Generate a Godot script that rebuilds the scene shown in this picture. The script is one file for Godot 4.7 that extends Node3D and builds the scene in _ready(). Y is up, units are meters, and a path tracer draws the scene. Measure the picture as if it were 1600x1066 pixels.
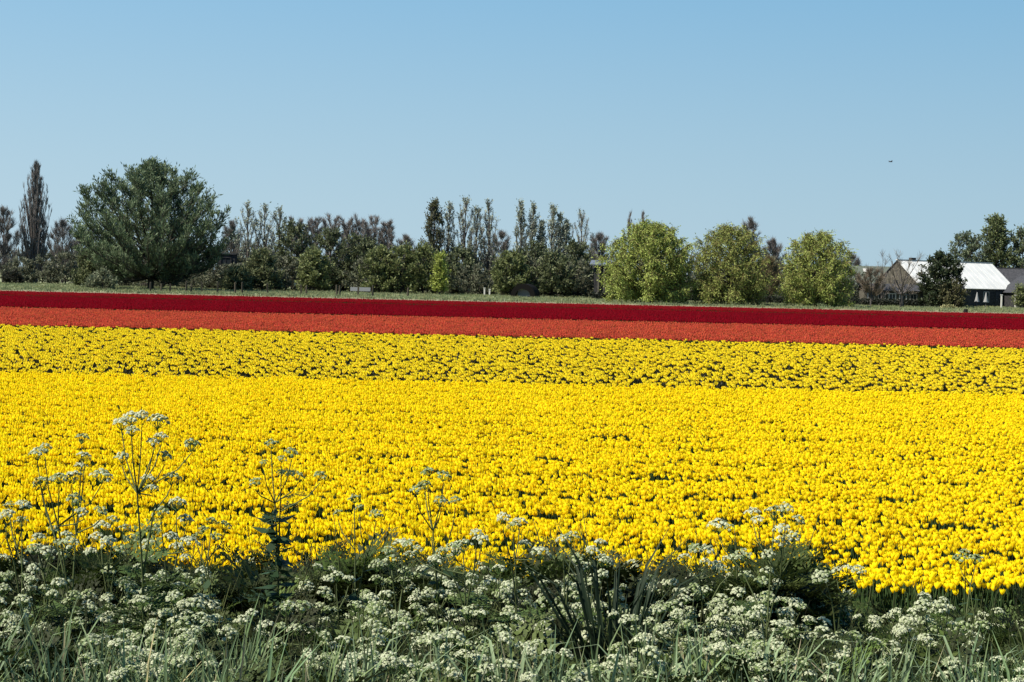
extends Node3D
# A Dutch bulb field in spring: cow parsley verge, beds of yellow, orange and red tulips, a row of trees and farm buildings.

const EYE := 2.5            # camera height above the tulip field
const FOCAL := 2300.0       # in pixels of a 1600 wide picture
const ROLL := 0.0227
var pitch := atan(99.0 / FOCAL)

var used := {}
var rng := RandomNumberGenerator.new()
var M := {}

# ------------------------------------------------------------------ helpers
func R(a: float, b: float) -> float:
	return rng.randf_range(a, b)

func lin(r: float, g: float, b: float) -> Color:
	return Color(r, g, b, 1.0)

func numbered(called: String) -> String:
	if not used.has(called):
		used[called] = 0
		return called
	used[called] += 1
	return "%s_%03d" % [called, used[called]]

func tag(o: Node3D, label := "", category := "", group := "", kind := "") -> Node3D:
	if label != "": o.set_meta("label", label)
	if category != "": o.set_meta("category", category)
	if group != "": o.set_meta("group", group)
	if kind != "": o.set_meta("kind", kind)
	return o

func thing(called: String, label: String, category: String, at_pos: Vector3, turn := 0.0, group := "") -> Node3D:
	var o := Node3D.new()
	o.name = numbered(called)
	add_child(o)
	o.position = at_pos
	o.rotation.y = turn
	tag(o, label, category, group)
	return o

func part(called: String, mesh: Mesh, mat: Material, parent: Node3D) -> MeshInstance3D:
	var o := MeshInstance3D.new()
	o.name = called if parent != self else numbered(called)
	o.mesh = mesh
	o.material_override = mat
	parent.add_child(o, true)
	return o

# pixel of the photograph (1600 x 1066) and a depth in metres -> a point of the place
func spot(x: float, y: float, d: float) -> Vector3:
	var u := (x - 800.0) / FOCAL
	var v := (533.0 - y) / FOCAL
	var a := u * cos(ROLL) - v * sin(ROLL)
	var b := u * sin(ROLL) + v * cos(ROLL)
	var dir := Vector3(a, b, -1.0).rotated(Vector3.RIGHT, -pitch)
	return Vector3(0, EYE, 0) + dir * (d / -dir.z)

class Buf:
	var v := PackedVector3Array()
	var n := PackedVector3Array()
	var c := PackedColorArray()
	var i := PackedInt32Array()

	func quad(a: Vector3, b: Vector3, p: Vector3, d: Vector3, col: Color) -> void:   # corners in turn
		var nn := (p - a).cross(d - b).normalized()
		var s := v.size()
		v.append(a); v.append(b); v.append(p); v.append(d)
		n.append(nn); n.append(nn); n.append(nn); n.append(nn)
		c.append(col); c.append(col); c.append(col); c.append(col)
		i.append(s); i.append(s + 2); i.append(s + 1)
		i.append(s); i.append(s + 3); i.append(s + 2)

	func tri(a: Vector3, b: Vector3, p: Vector3, col: Color) -> void:
		var nn := (b - a).cross(p - a).normalized()
		var s := v.size()
		v.append(a); v.append(b); v.append(p)
		n.append(nn); n.append(nn); n.append(nn)
		c.append(col); c.append(col); c.append(col)
		i.append(s); i.append(s + 2); i.append(s + 1)

	# a lens-shaped leaf from p along dir
	func leaf(p: Vector3, dir: Vector3, side: Vector3, length: float, width: float, col: Color) -> void:
		var m := p + dir * (length * 0.45)
		quad(p, m + side * (width * 0.5), p + dir * length, m - side * (width * 0.5), col)

	# a tapering bar through pts
	func tube(pts: Array[Vector3], r0: float, r1: float, sides: int, col: Color, col2 := Color(-1, 0, 0)) -> void:
		var count := pts.size()
		var s := v.size()
		var ref := Vector3(0.31, 0.2, 0.93).normalized()
		for k in count:
			var t := (pts[mini(k + 1, count - 1)] - pts[maxi(k - 1, 0)]).normalized()
			var x := t.cross(ref).normalized()
			var y := x.cross(t)
			var f := float(k) / (count - 1)
			var r := lerpf(r0, r1, f)
			var cc := col if col2.r < 0.0 else col.lerp(col2, f)
			for j in sides:
				var a := TAU * j / sides
				var o := x * cos(a) + y * sin(a)
				v.append(pts[k] + o * r); n.append(o); c.append(cc)
		for k in count - 1:
			for j in sides:
				var a := s + k * sides + j
				var b := s + k * sides + (j + 1) % sides
				i.append(a); i.append(b); i.append(b + sides)
				i.append(a); i.append(b + sides); i.append(a + sides)

	# a flat band through pts, width w0 in the middle, pointed at the end
	func blade(pts: Array[Vector3], side: Vector3, w: float, col: Color, tipcol: Color, keel := 0.0) -> void:
		var count := pts.size()
		var s := v.size()
		for k in count:
			var f := float(k) / (count - 1)
			var hw := w * 0.5 * (0.55 + 0.45 * minf(1.0, f * 3.0)) * (1.0 - pow(f, 2.6)) + 0.0004
			var t := (pts[mini(k + 1, count - 1)] - pts[maxi(k - 1, 0)]).normalized()
			var nn := side.cross(t).normalized()
			var cc := col.lerp(tipcol, f)
			v.append(pts[k] - side * hw); v.append(pts[k] - nn * (keel * hw)); v.append(pts[k] + side * hw)
			n.append((nn + side * keel).normalized()); n.append(nn); n.append((nn - side * keel).normalized())
			c.append(cc); c.append(cc); c.append(cc)
		for k in count - 1:
			for j in 2:
				var a := s + k * 3 + j
				i.append(a); i.append(a + 4); i.append(a + 1)
				i.append(a); i.append(a + 3); i.append(a + 4)

	func box(b: Basis, o: Vector3, size: Vector3, col: Color) -> void:
		var h := size * 0.5
		var p: Array[Vector3] = []
		for k in 8:
			p.append(o + b * Vector3(h.x if k & 1 else -h.x, h.y if k & 2 else -h.y, h.z if k & 4 else -h.z))
		quad(p[4], p[5], p[7], p[6], col); quad(p[1], p[0], p[2], p[3], col)
		quad(p[5], p[1], p[3], p[7], col); quad(p[0], p[4], p[6], p[2], col)
		quad(p[6], p[7], p[3], p[2], col); quad(p[0], p[1], p[5], p[4], col)

	func mesh() -> ArrayMesh:
		var a := []
		a.resize(Mesh.ARRAY_MAX)
		a[Mesh.ARRAY_VERTEX] = v
		a[Mesh.ARRAY_NORMAL] = n
		a[Mesh.ARRAY_COLOR] = c
		a[Mesh.ARRAY_INDEX] = i
		var m := ArrayMesh.new()
		m.add_surface_from_arrays(Mesh.PRIMITIVE_TRIANGLES, a)
		return m

func vmat(called: String, rough: float, spec: float, through := 0.0) -> StandardMaterial3D:
	var m := StandardMaterial3D.new()
	m.resource_name = called
	m.vertex_color_use_as_albedo = true
	m.roughness = rough
	m.metallic_specular = spec
	m.cull_mode = BaseMaterial3D.CULL_DISABLED
	if through > 0.0:
		m.backlight_enabled = true
		m.backlight = Color(through, through, through).linear_to_srgb()
	return m

func noise_tex(freq: float, seed_: int, lo: Color, hi: Color, octaves := 4, size := 512) -> NoiseTexture2D:
	var nz := FastNoiseLite.new()
	nz.seed = seed_
	nz.frequency = freq
	nz.fractal_octaves = octaves
	var g := Gradient.new()
	g.offsets = PackedFloat32Array([0.2, 0.8])
	g.colors = PackedColorArray([lo.linear_to_srgb(), hi.linear_to_srgb()])
	var t := NoiseTexture2D.new()
	t.width = size
	t.height = size
	t.seamless = true
	t.noise = nz
	t.color_ramp = g
	return t

func ground_mat(called: String, lo: Color, hi: Color, scale_: float, seed_: int, rough := 0.95) -> StandardMaterial3D:
	var m := StandardMaterial3D.new()
	m.resource_name = called
	m.albedo_texture = noise_tex(0.012, seed_, lo, hi, 5)
	m.uv1_triplanar = true
	m.uv1_world_triplanar = true
	m.uv1_scale = Vector3.ONE * scale_
	m.roughness = rough
	m.metallic_specular = 0.2
	return m

func flat_mat(called: String, col: Color, rough := 0.8, metal := 0.0) -> StandardMaterial3D:
	var m := StandardMaterial3D.new()
	m.resource_name = called
	m.albedo_color = col.linear_to_srgb()
	m.roughness = rough
	m.metallic = metal
	m.metallic_specular = 0.35
	return m

func multi(called: String, mesh: Mesh, mat: Material, xf: Array[Transform3D], tint: PackedColorArray) -> MultiMeshInstance3D:
	var mm := MultiMesh.new()
	mm.transform_format = MultiMesh.TRANSFORM_3D
	mm.use_colors = true
	mm.mesh = mesh
	mm.instance_count = xf.size()
	for k in xf.size():
		mm.set_instance_transform(k, xf[k])
		mm.set_instance_color(k, tint[k])
	var o := MultiMeshInstance3D.new()
	o.name = numbered(called)
	o.multimesh = mm
	o.material_override = mat
	add_child(o)
	return o

# ------------------------------------------------------------------ the scene
func _ready() -> void:
	rng.seed = 20240425
	_camera_and_light()
	_materials()
	_ground()
	_buildings()
	_trees()
	_small_far_things()
	_tulips()
	_verge()

func _camera_and_light() -> void:
	var cam := Camera3D.new()
	cam.name = "camera"
	cam.keep_aspect = Camera3D.KEEP_HEIGHT
	cam.fov = rad_to_deg(2.0 * atan(533.0 / FOCAL))
	cam.near = 0.1
	cam.far = 6000.0
	cam.transform = Transform3D(Basis(Vector3.RIGHT, -pitch) * Basis(Vector3.BACK, ROLL), Vector3(0, EYE, 0))
	add_child(cam)
	cam.current = true

	var sun := DirectionalLight3D.new()
	sun.name = "sun"
	sun.light_color = Color(1.0, 0.955, 0.88)
	sun.light_energy = 1.6
	sun.light_angular_distance = 0.5
	sun.shadow_enabled = true
	add_child(sun)
	sun.look_at_from_position(Vector3(-0.62, 0.86, 0.30), Vector3.ZERO, Vector3.UP)

	var env := Environment.new()
	env.background_mode = Environment.BG_SKY
	env.tonemap_mode = Environment.TONE_MAPPER_LINEAR
	env.tonemap_exposure = 2.25
	env.sdfgi_enabled = true
	env.ssao_enabled = true
	env.ssil_enabled = true
	env.background_energy_multiplier = 0.485
	var sky := Sky.new()
	var pan := PanoramaSkyMaterial.new()
	pan.panorama = _sky_picture()
	sky.sky_material = pan
	env.sky = sky
	var we := WorldEnvironment.new()
	we.name = "air"
	we.environment = env
	add_child(we)

# clear air: deep blue overhead, pale towards the horizon, a little paler on the side of the sun (left)
func _sky_picture() -> ImageTexture:
	var w := 256
	var h := 1024
	var im := Image.create(w, h, false, Image.FORMAT_RGBF)
	for y in h:
		var el := 90.0 - (y + 0.5) / h * 180.0
		var zen := Vector3(0.08, 0.24, 0.55)
		var mid := Vector3(0.172, 0.462, 0.715)
		var hor := Vector3(0.415, 0.570, 0.660)
		var e := maxf(el, 0.0)
		var col := zen.lerp(mid, exp(-e / 38.0)).lerp(hor, exp(-pow(e / 10.5, 1.7)))
		if el < 0.0:
			col = hor * 0.5
		for x in w:
			var az := ((x + 0.5) / w - 0.5) * TAU
			var toward := 0.5 + 0.5 * sin(az)          # 1 on the left, 0 on the right
			var k := 0.91 + 0.18 * toward
			var c2 := (col + Vector3(0.10, 0.07, 0.035) * (toward - 0.5)) * k
			im.set_pixel(x, y, Color(c2.x, c2.y, c2.z))
	return ImageTexture.create_from_image(im)

func _materials() -> void:
	M.petal = vmat("petal", 0.5, 0.3, 0.9)
	M.plant = vmat("plant", 0.6, 0.25, 0.6)
	M.blossom = vmat("blossom", 0.8, 0.2, 0.5)
	M.leaf = vmat("leaf", 0.6, 0.3, 0.5)
	M.bark = vmat("bark", 0.9, 0.2)
	M.solid = vmat("painted", 0.7, 0.3)

# ------------------------------------------------------------------ ground
func bank(d: float) -> float:      # height of the ground at a distance from the camera
	var pts := [[-10.0, 0.95], [3.6, 1.0], [4.6, 0.9], [5.6, 0.74], [6.6, 0.56], [7.6, 0.3], [8.6, -0.05], [9.3, -0.1], [9.9, 0.0], [4000.0, 0.0]]
	for k in pts.size() - 1:
		if d <= pts[k + 1][0]:
			return lerpf(pts[k][1], pts[k + 1][1], clampf((d - pts[k][0]) / (pts[k + 1][0] - pts[k][0]), 0.0, 1.0))
	return 0.0

func sheet(d0: float, d1: float, half: float, y: float) -> ArrayMesh:
	var b := Buf.new()
	b.quad(Vector3(-half, y, -d0), Vector3(half, y, -d0), Vector3(half, y, -d1), Vector3(-half, y, -d1), Color.WHITE)
	return b.mesh()

func _ground() -> void:
	var b := Buf.new()
	var ds: Array[float] = [-30.0, -10.0, 0.0, 2.0, 3.6, 4.6, 5.6, 6.6, 7.6, 8.6, 9.3, 9.9, 30.0, 100.0, 400.0, 1500.0, 5000.0]
	for k in ds.size() - 1:
		var w := 5000.0
		b.quad(Vector3(-w, bank(ds[k]), -ds[k]), Vector3(w, bank(ds[k]), -ds[k]), Vector3(w, bank(ds[k + 1]), -ds[k + 1]), Vector3(-w, bank(ds[k + 1]), -ds[k + 1]), Color.WHITE)
	tag(part("ground", b.mesh(), ground_mat("earth", lin(0.022, 0.022, 0.010), lin(0.05, 0.05, 0.022), 0.6, 3), self), "dark grassy earth under the whole field", "", "", "structure")
	tag(part("field_soil", sheet(10.0, 124.0, 400.0, 0.004), ground_mat("soil", lin(0.018, 0.018, 0.009), lin(0.045, 0.038, 0.02), 0.8, 4), self), "dark soil of the tulip beds", "", "", "structure")
	tag(part("meadow", sheet(124.0, 700.0, 900.0, 0.008), ground_mat("meadow_grass", lin(0.13, 0.155, 0.085), lin(0.20, 0.21, 0.13), 0.05, 5), self), "pale green meadow strip before the trees", "", "", "structure")
	tag(part("dirt_path", sheet(123.5, 156.0, 500.0, 0.012), ground_mat("dry_path", lin(0.12, 0.11, 0.07), lin(0.19, 0.16, 0.11), 0.11, 6), self), "narrow pale earth path behind the red tulips", "", "", "structure")
	# short grass standing in the meadow
	var tuft := Buf.new()
	for k in 10:
		var p := Vector3(R(-0.5, 0.5), 0, R(-0.5, 0.5))
		var lean := Vector3(R(-0.1, 0.1), 1, R(-0.1, 0.1))
		var pts: Array[Vector3] = [p, p + lean * 0.12, p + lean * R(0.2, 0.3)]
		tuft.blade(pts, Vector3(1, 0, 0).rotated(Vector3.UP, R(0, PI)), 0.09, lin(0.11, 0.15, 0.07), lin(0.19, 0.215, 0.125))
	var xf: Array[Transform3D] = []
	var tint := PackedColorArray()
	for k in 9000:
		var d := R(150.0, 225.0)
		xf.append(Transform3D(Basis(Vector3.UP, R(0, TAU)) * Basis.from_scale(Vector3.ONE * R(0.5, 1.1)), Vector3(R(-0.42, 0.42) * d, 0.008, -d)))
		var g := R(0.75, 1.15)
		tint.append(Color(g * R(0.9, 1.15), g, g * R(0.85, 1.1)))
	tag(multi("meadow_grass", tuft.mesh(), M.plant, xf, tint), "short pale grass standing on the meadow strip", "grass", "", "stuff")

# ------------------------------------------------------------------ buildings
func bx(at_pos: Vector3, size: Vector3, col := Color.WHITE) -> Mesh:
	var b := Buf.new()
	b.box(Basis(), at_pos, size, col)
	return b.mesh()

# a saddle-roofed body: ridge along x, length L, depth W, eaves height E, ridge height H
func gable_walls(L: float, W: float, E: float, H: float) -> Mesh:
	var b := Buf.new()
	var l := L * 0.5
	var w := W * 0.5
	var c := Color.WHITE
	b.quad(Vector3(-l, 0, w), Vector3(l, 0, w), Vector3(l, E, w), Vector3(-l, E, w), c)
	b.quad(Vector3(l, 0, -w), Vector3(-l, 0, -w), Vector3(-l, E, -w), Vector3(l, E, -w), c)
	for s in [-1.0, 1.0]:
		b.quad(Vector3(s * l, 0, -w * s), Vector3(s * l, 0, w * s) , Vector3(s * l, E, w * s), Vector3(s * l, E, -w * s), c)
		b.tri(Vector3(s * l, E, -w * s), Vector3(s * l, E, w * s), Vector3(s * l, H - 0.02, 0), c)
	return b.mesh()

func roof_slab(L: float, W: float, E: float, H: float, over: float, thick: float, front: bool) -> Mesh:
	var b := Buf.new()
	var s := 1.0 if front else -1.0
	var run := W * 0.5
	var slope := Vector3(0, E - H, s * run).normalized()
	var length := sqrt(run * run + (H - E) * (H - E)) + over
	var up := Vector3(0, run, s * (H - E)).normalized()
	var mid := Vector3(0, H, 0) + slope * (length * 0.5) + up * (thick * 0.5 + 0.01)
	b.box(Basis(Vector3(1, 0, 0), up, slope), mid, Vector3(L + over * 2.0, thick, length), Color.WHITE)
	return b.mesh()

func window_unit(parent: Node3D, at_pos: Vector3, w: float, h: float, frame_mat: Material, bars := 1) -> void:
	var f := Buf.new()
	var t := 0.12
	f.box(Basis(), at_pos + Vector3(0, h * 0.5 - t * 0.5, 0.05), Vector3(w, t, 0.12), Color.WHITE)
	f.box(Basis(), at_pos + Vector3(0, -h * 0.5 + t * 0.5, 0.05), Vector3(w, t, 0.12), Color.WHITE)
	for s in [-1.0, 1.0]:
		f.box(Basis(), at_pos + Vector3(s * (w - t) * 0.5, 0, 0.05), Vector3(t, h - 2 * t, 0.12), Color.WHITE)
	for k in bars:
		f.box(Basis(), at_pos + Vector3((k + 1.0) / (bars + 1) * w - w * 0.5, 0, 0.04), Vector3(0.07, h - 2 * t, 0.08), Color.WHITE)
	var win := part("window", f.mesh(), frame_mat, parent)
	part("pane", bx(at_pos + Vector3(0, 0, 0.02), Vector3(w - 2 * t, h - 2 * t, 0.03)), M.glass, win)

func _buildings() -> void:
	M.glass = flat_mat("dark_glass", lin(0.02, 0.025, 0.03), 0.1)
	M.white_roof = StandardMaterial3D.new()
	M.white_roof.resource_name = "white_roof_sheet"
	M.white_roof.albedo_texture = noise_tex(0.01, 21, lin(0.38, 0.395, 0.395), lin(0.47, 0.48, 0.475), 4)
	M.white_roof.uv1_triplanar = true
	M.white_roof.uv1_scale = Vector3.ONE * 0.12
	M.white_roof.roughness = 0.55
	M.dark_wood = ground_mat("tarred_boards", lin(0.018, 0.019, 0.022), lin(0.04, 0.04, 0.043), 0.4, 22, 0.8)
	M.grey_wood = ground_mat("weathered_boards", lin(0.055, 0.053, 0.045), lin(0.095, 0.09, 0.075), 0.35, 23, 0.9)
	M.slate = ground_mat("slate", lin(0.025, 0.027, 0.032), lin(0.05, 0.051, 0.058), 0.4, 24, 0.7)
	M.white_paint = flat_mat("white_paint", lin(0.36, 0.36, 0.35), 0.6)
	M.grey_paint = flat_mat("grey_paint", lin(0.17, 0.17, 0.165), 0.7)

	# the barn with the white roof
	var d := 198.0
	var c := spot(1476, 445, d)
	var barn := thing("barn", "dark wooden barn with a large bright white sheet roof and grey gable", "barn", Vector3(c.x, 0, c.z), 0.53)
	var Lb := 17.4
	var Wb := 8.6
	var Eb := 2.45
	var Hb := spot(1475, 410, d).y
	part("wall", gable_walls(Lb, Wb, Eb, Hb), M.dark_wood, barn)
	var ridge_roof := part("roof", roof_slab(Lb, Wb, Eb, Hb, 0.15, 0.10, true), M.white_roof, barn)
	part("roof", roof_slab(Lb, Wb, Eb, Hb, 0.12, 0.10, false), M.slate, barn)
	part("ridge_cap", bx(Vector3(0, Hb + 0.13, 0), Vector3(Lb + 0.52, 0.1, 0.35)), M.white_paint, ridge_roof)
	part("vent", bx(Vector3(-Lb * 0.5 + 2.6, Hb + 0.32, 0), Vector3(0.9, 0.28, 0.4)), M.dark_wood, ridge_roof)
	var slope := Vector3(0, Eb - Hb, Wb * 0.5).normalized()
	var outw := Vector3(0, Wb * 0.5, Hb - Eb).normalized()
	for k in 18:
		var seam := Buf.new()
		var ln := Vector2(Wb * 0.5, Hb - Eb).length()
		seam.box(Basis(Vector3(1, 0, 0), outw, slope), Vector3(-Lb * 0.5 + 0.2 + k * (Lb - 0.4) / 17.0, Hb, 0) + slope * (ln * 0.5 + 0.1) + outw * 0.12, Vector3(0.06, 0.035, ln - 0.1), Color.WHITE)
		part("seam", seam.mesh(), M.white_roof, ridge_roof)
	# grey weathered gable boards, one by one
	for k in 22:
		var z := -Wb * 0.5 + (k + 0.5) * Wb / 22.0
		var top := Hb - 0.25 - absf(z) / (Wb * 0.5) * (Hb - Eb)
		part("gable_board", bx(Vector3(-Lb * 0.5 - 0.03, top * 0.5, z), Vector3(0.04 + 0.012 * (k % 3), top, Wb / 22.0 - 0.03)), M.grey_wood, barn)
	window_unit(barn, Vector3(-3.2, 1.25, Wb * 0.5 + 0.01), 1.0, 1.1, M.grey_paint)
	window_unit(barn, Vector3(-1.9, 1.25, Wb * 0.5 + 0.01), 1.0, 1.1, M.grey_paint)
	window_unit(barn, Vector3(3.2, 1.35, Wb * 0.5 + 0.01), 1.1, 1.5, M.grey_paint)
	var door := part("door", bx(Vector3(5.6, 1.05, Wb * 0.5 + 0.03), Vector3(1.2, 2.1, 0.06)), M.slate, barn)
	part("handle", bx(Vector3(5.2, 1.0, Wb * 0.5 + 0.09), Vector3(0.16, 0.06, 0.06)), M.grey_paint, door)

	# dark slate-roofed neighbour at the right edge
	c = spot(1604, 445, 206.0)
	var byre := thing("outbuilding", "dark slate roofed outbuilding right of the white roofed barn", "outbuilding", Vector3(c.x, 0, c.z), -0.1)
	var Hs := spot(1590, 421, 206.0).y
	part("wall", gable_walls(11.0, 7.0, 2.3, Hs), M.dark_wood, byre)
	var sr := part("roof", roof_slab(11.0, 7.0, 2.3, Hs, 0.3, 0.14, true), M.slate, byre)
	part("roof", roof_slab(11.0, 7.0, 2.3, Hs, 0.3, 0.14, false), M.slate, byre)
	part("ridge_cap", bx(Vector3(0, Hs + 0.13, 0), Vector3(11.4, 0.12, 0.4)), M.slate, sr)
	window_unit(byre, Vector3(1.8, 1.2, 3.52), 1.2, 1.2, M.grey_paint)
	window_unit(byre, Vector3(-1.8, 1.2, 3.52), 1.2, 1.2, M.grey_paint)
	c = spot(1608, 450, 196.0)
	var porch := thing("gabled_shed", "black wooden shed with its gable end forward, at the right edge", "shed", Vector3(c.x, 0, c.z), PI / 2 + 0.1)
	var Hp := spot(1606, 432, 196.0).y
	part("wall", gable_walls(5.0, 5.2, 2.1, Hp), M.dark_wood, porch)
	part("roof", roof_slab(5.0, 5.2, 2.1, Hp, 0.3, 0.12, true), M.slate, porch)
	part("roof", roof_slab(5.0, 5.2, 2.1, Hp, 0.3, 0.12, false), M.slate, porch)
	part("door", bx(Vector3(2.54, 0.95, 0.3), Vector3(0.06, 1.9, 1.4)), M.slate, porch)

	# the long low house in front of the gable
	c = spot(1424, 460, 188.0)
	var low := thing("low_house", "long low grey house with white framed windows before the barn gable", "house", Vector3(c.x, 0, c.z), -0.03)
	part("wall", bx(Vector3(0, 0.95, 0), Vector3(12.6, 1.9, 3.0)), M.grey_wood, low)
	var lr := part("roof", roof_slab(12.6, 3.4, 1.95, 2.7, 0.25, 0.12, true), M.slate, low)
	part("roof", roof_slab(12.6, 3.4, 1.95, 2.7, 0.25, 0.12, false), M.slate, low)
	part("chimney", bx(Vector3(-2.0, 2.95, 0), Vector3(0.5, 0.7, 0.5)), M.slate, lr)
	for k in 9:
		if k == 5: continue
		window_unit(low, Vector3(-5.4 + k * 1.33, 1.05, 1.51), 0.95, 1.15, M.white_paint if k % 3 != 1 else M.grey_paint)
	var ld := part("door", bx(Vector3(-5.4 + 5 * 1.33, 0.93, 1.53), Vector3(0.9, 1.86, 0.06)), M.dark_wood, low)
	part("handle", bx(Vector3(1.0, 0.95, 1.59), Vector3(0.14, 0.05, 0.05)), M.white_paint, ld)
	# small porch with posts
	c = spot(1464, 464, 184.0)
	var por := thing("porch", "small open porch with pale posts and a flat grey roof", "porch", Vector3(c.x, 0, c.z))
	part("roof", bx(Vector3(0, 2.0, 0), Vector3(2.7, 0.2, 1.8)), M.grey_paint, por)
	for k in 4:
		part("post", bx(Vector3(-1.1 + k * 0.73, 0.95, 0.75), Vector3(0.13, 1.9, 0.13)), M.white_paint, por)
	part("bench_seat", bx(Vector3(-0.4, 0.45, 0.2), Vector3(1.2, 0.08, 0.4)), M.grey_wood, por)

	# green-grey roofed house behind the brown tree
	c = spot(1356, 440, 214.0)
	var gh := thing("grey_house", "small house with a grey green roof and a pale skylight behind the hedge", "house", Vector3(c.x, 0, c.z), 0.15)
	M.moss_roof = ground_mat("mossy_tiles", lin(0.06, 0.075, 0.066), lin(0.105, 0.12, 0.10), 0.5, 25, 0.9)
	var Hg := spot(1356, 417, 214.0).y
	part("wall", gable_walls(7.0, 6.0, 2.5, Hg), M.grey_wood, gh)
	var gr := part("roof", roof_slab(7.0, 6.0, 2.5, Hg, 0.3, 0.14, true), M.moss_roof, gh)
	part("roof", roof_slab(7.0, 6.0, 2.5, Hg, 0.3, 0.14, false), M.moss_roof, gh)
	var sl := atan2(Hg - 2.5, 3.0)
	var sky_b := Buf.new()
	sky_b.box(Basis(Vector3.RIGHT, sl), Vector3(-0.6, Hg - 0.75 + 0.22, 0.98), Vector3(1.0, 0.08, 0.7), Color.WHITE)
	part("skylight", sky_b.mesh(), M.white_paint, gr)
	window_unit(gh, Vector3(-1.6, 1.4, 3.02), 1.2, 1.3, M.white_paint)
	window_unit(gh, Vector3(1.5, 1.4, 3.02), 1.2, 1.3, M.white_paint)

	# dark flat-roofed house behind the big tree
	c = spot(356, 425, 205.0)
	var fh := thing("flat_house", "dark flat roofed house with a pale fascia behind the big tree", "house", Vector3(c.x, 0, c.z), 0.1)
	var f1 := spot(356, 420, 205.0).y
	var f2 := spot(356, 396, 205.0).y
	part("wall", bx(Vector3(0.4, f1 * 0.5, 0), Vector3(4.6, f1 - 0.3, 5.0)), M.dark_wood, fh)
	part("upper_wall", bx(Vector3(-0.2, (f1 + f2) * 0.5, -0.5), Vector3(2.5, f2 - f1 - 0.3, 3.4)), M.dark_wood, fh)
	part("roof", bx(Vector3(-0.2, f2 - 0.08, -0.5), Vector3(2.8, 0.16, 3.7)), M.slate, fh)
	part("fascia", bx(Vector3(0.6, f1, 2.3), Vector3(2.7, 0.34, 0.6)), M.grey_paint, fh)
	window_unit(fh, Vector3(-0.2, (f1 + f2) * 0.5, 1.22), 1.5, 1.1, M.dark_wood)
	window_unit(fh, Vector3(0.3, 1.6, 2.52), 1.8, 1.4, M.dark_wood, 2)

	# house with the grey roof edge beside the first willow
	c = spot(942, 440, 196.0)
	var eh := thing("grey_roof_house", "dark house with a thin blue grey roof edge beside the bright willow", "house", Vector3(c.x, 0, c.z), -0.1)
	var e1 := spot(942, 415, 196.0).y
	part("wall", bx(Vector3(0.6, e1 * 0.5, 0), Vector3(3.4, e1, 4.0)), M.dark_wood, eh)
	var slab := Buf.new()
	slab.box(Basis(Vector3.RIGHT, 0.12), Vector3(0.6, e1 + 0.35, 0), Vector3(4.6, 0.15, 5.0), Color.WHITE)
	part("roof", slab.mesh(), flat_mat("zinc", lin(0.085, 0.10, 0.13), 0.6), eh)
	for k in 2:
		part("pillar", bx(Vector3(-0.5 + k * 0.75, e1 * 0.5, 2.2), Vector3(0.22, e1, 0.22)), M.grey_wood, eh)
	window_unit(eh, Vector3(1.0, e1 * 0.55, 2.02), 1.2, 1.6, M.grey_paint)

# ------------------------------------------------------------------ trees
func profile(kind: String, t: float) -> float:
	match kind:
		"round": return pow(maxf(0.0, 1.0 - pow(absf(2.0 * t - 0.95), 2.4)), 0.55)
		"dome": return 0.88 + 0.12 * sin(t * 4.0) if t < 0.45 else pow(maxf(0.0, 1.0 - pow((t - 0.45) / 0.56, 2.2)), 0.6)
		"column": return 0.55 + 0.45 * t / 0.4 if t < 0.4 else pow(maxf(0.0, 1.0 - pow((t - 0.4) / 0.61, 2.0)), 0.85)
		"cone": return minf(1.0, 0.6 + t * 2.0) * pow(maxf(0.0, 1.0 - t), 0.75) + 0.05
		"vase": return 0.3 + 0.7 * pow(sin(minf(t, 0.98) * 2.6 + 0.35), 0.7) if t < 0.98 else 0.25
		"fan": return pow(maxf(0.0, 1.0 - pow(absf(1.6 * t - 0.85), 2.0)), 0.5)
	return 1.0

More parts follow.
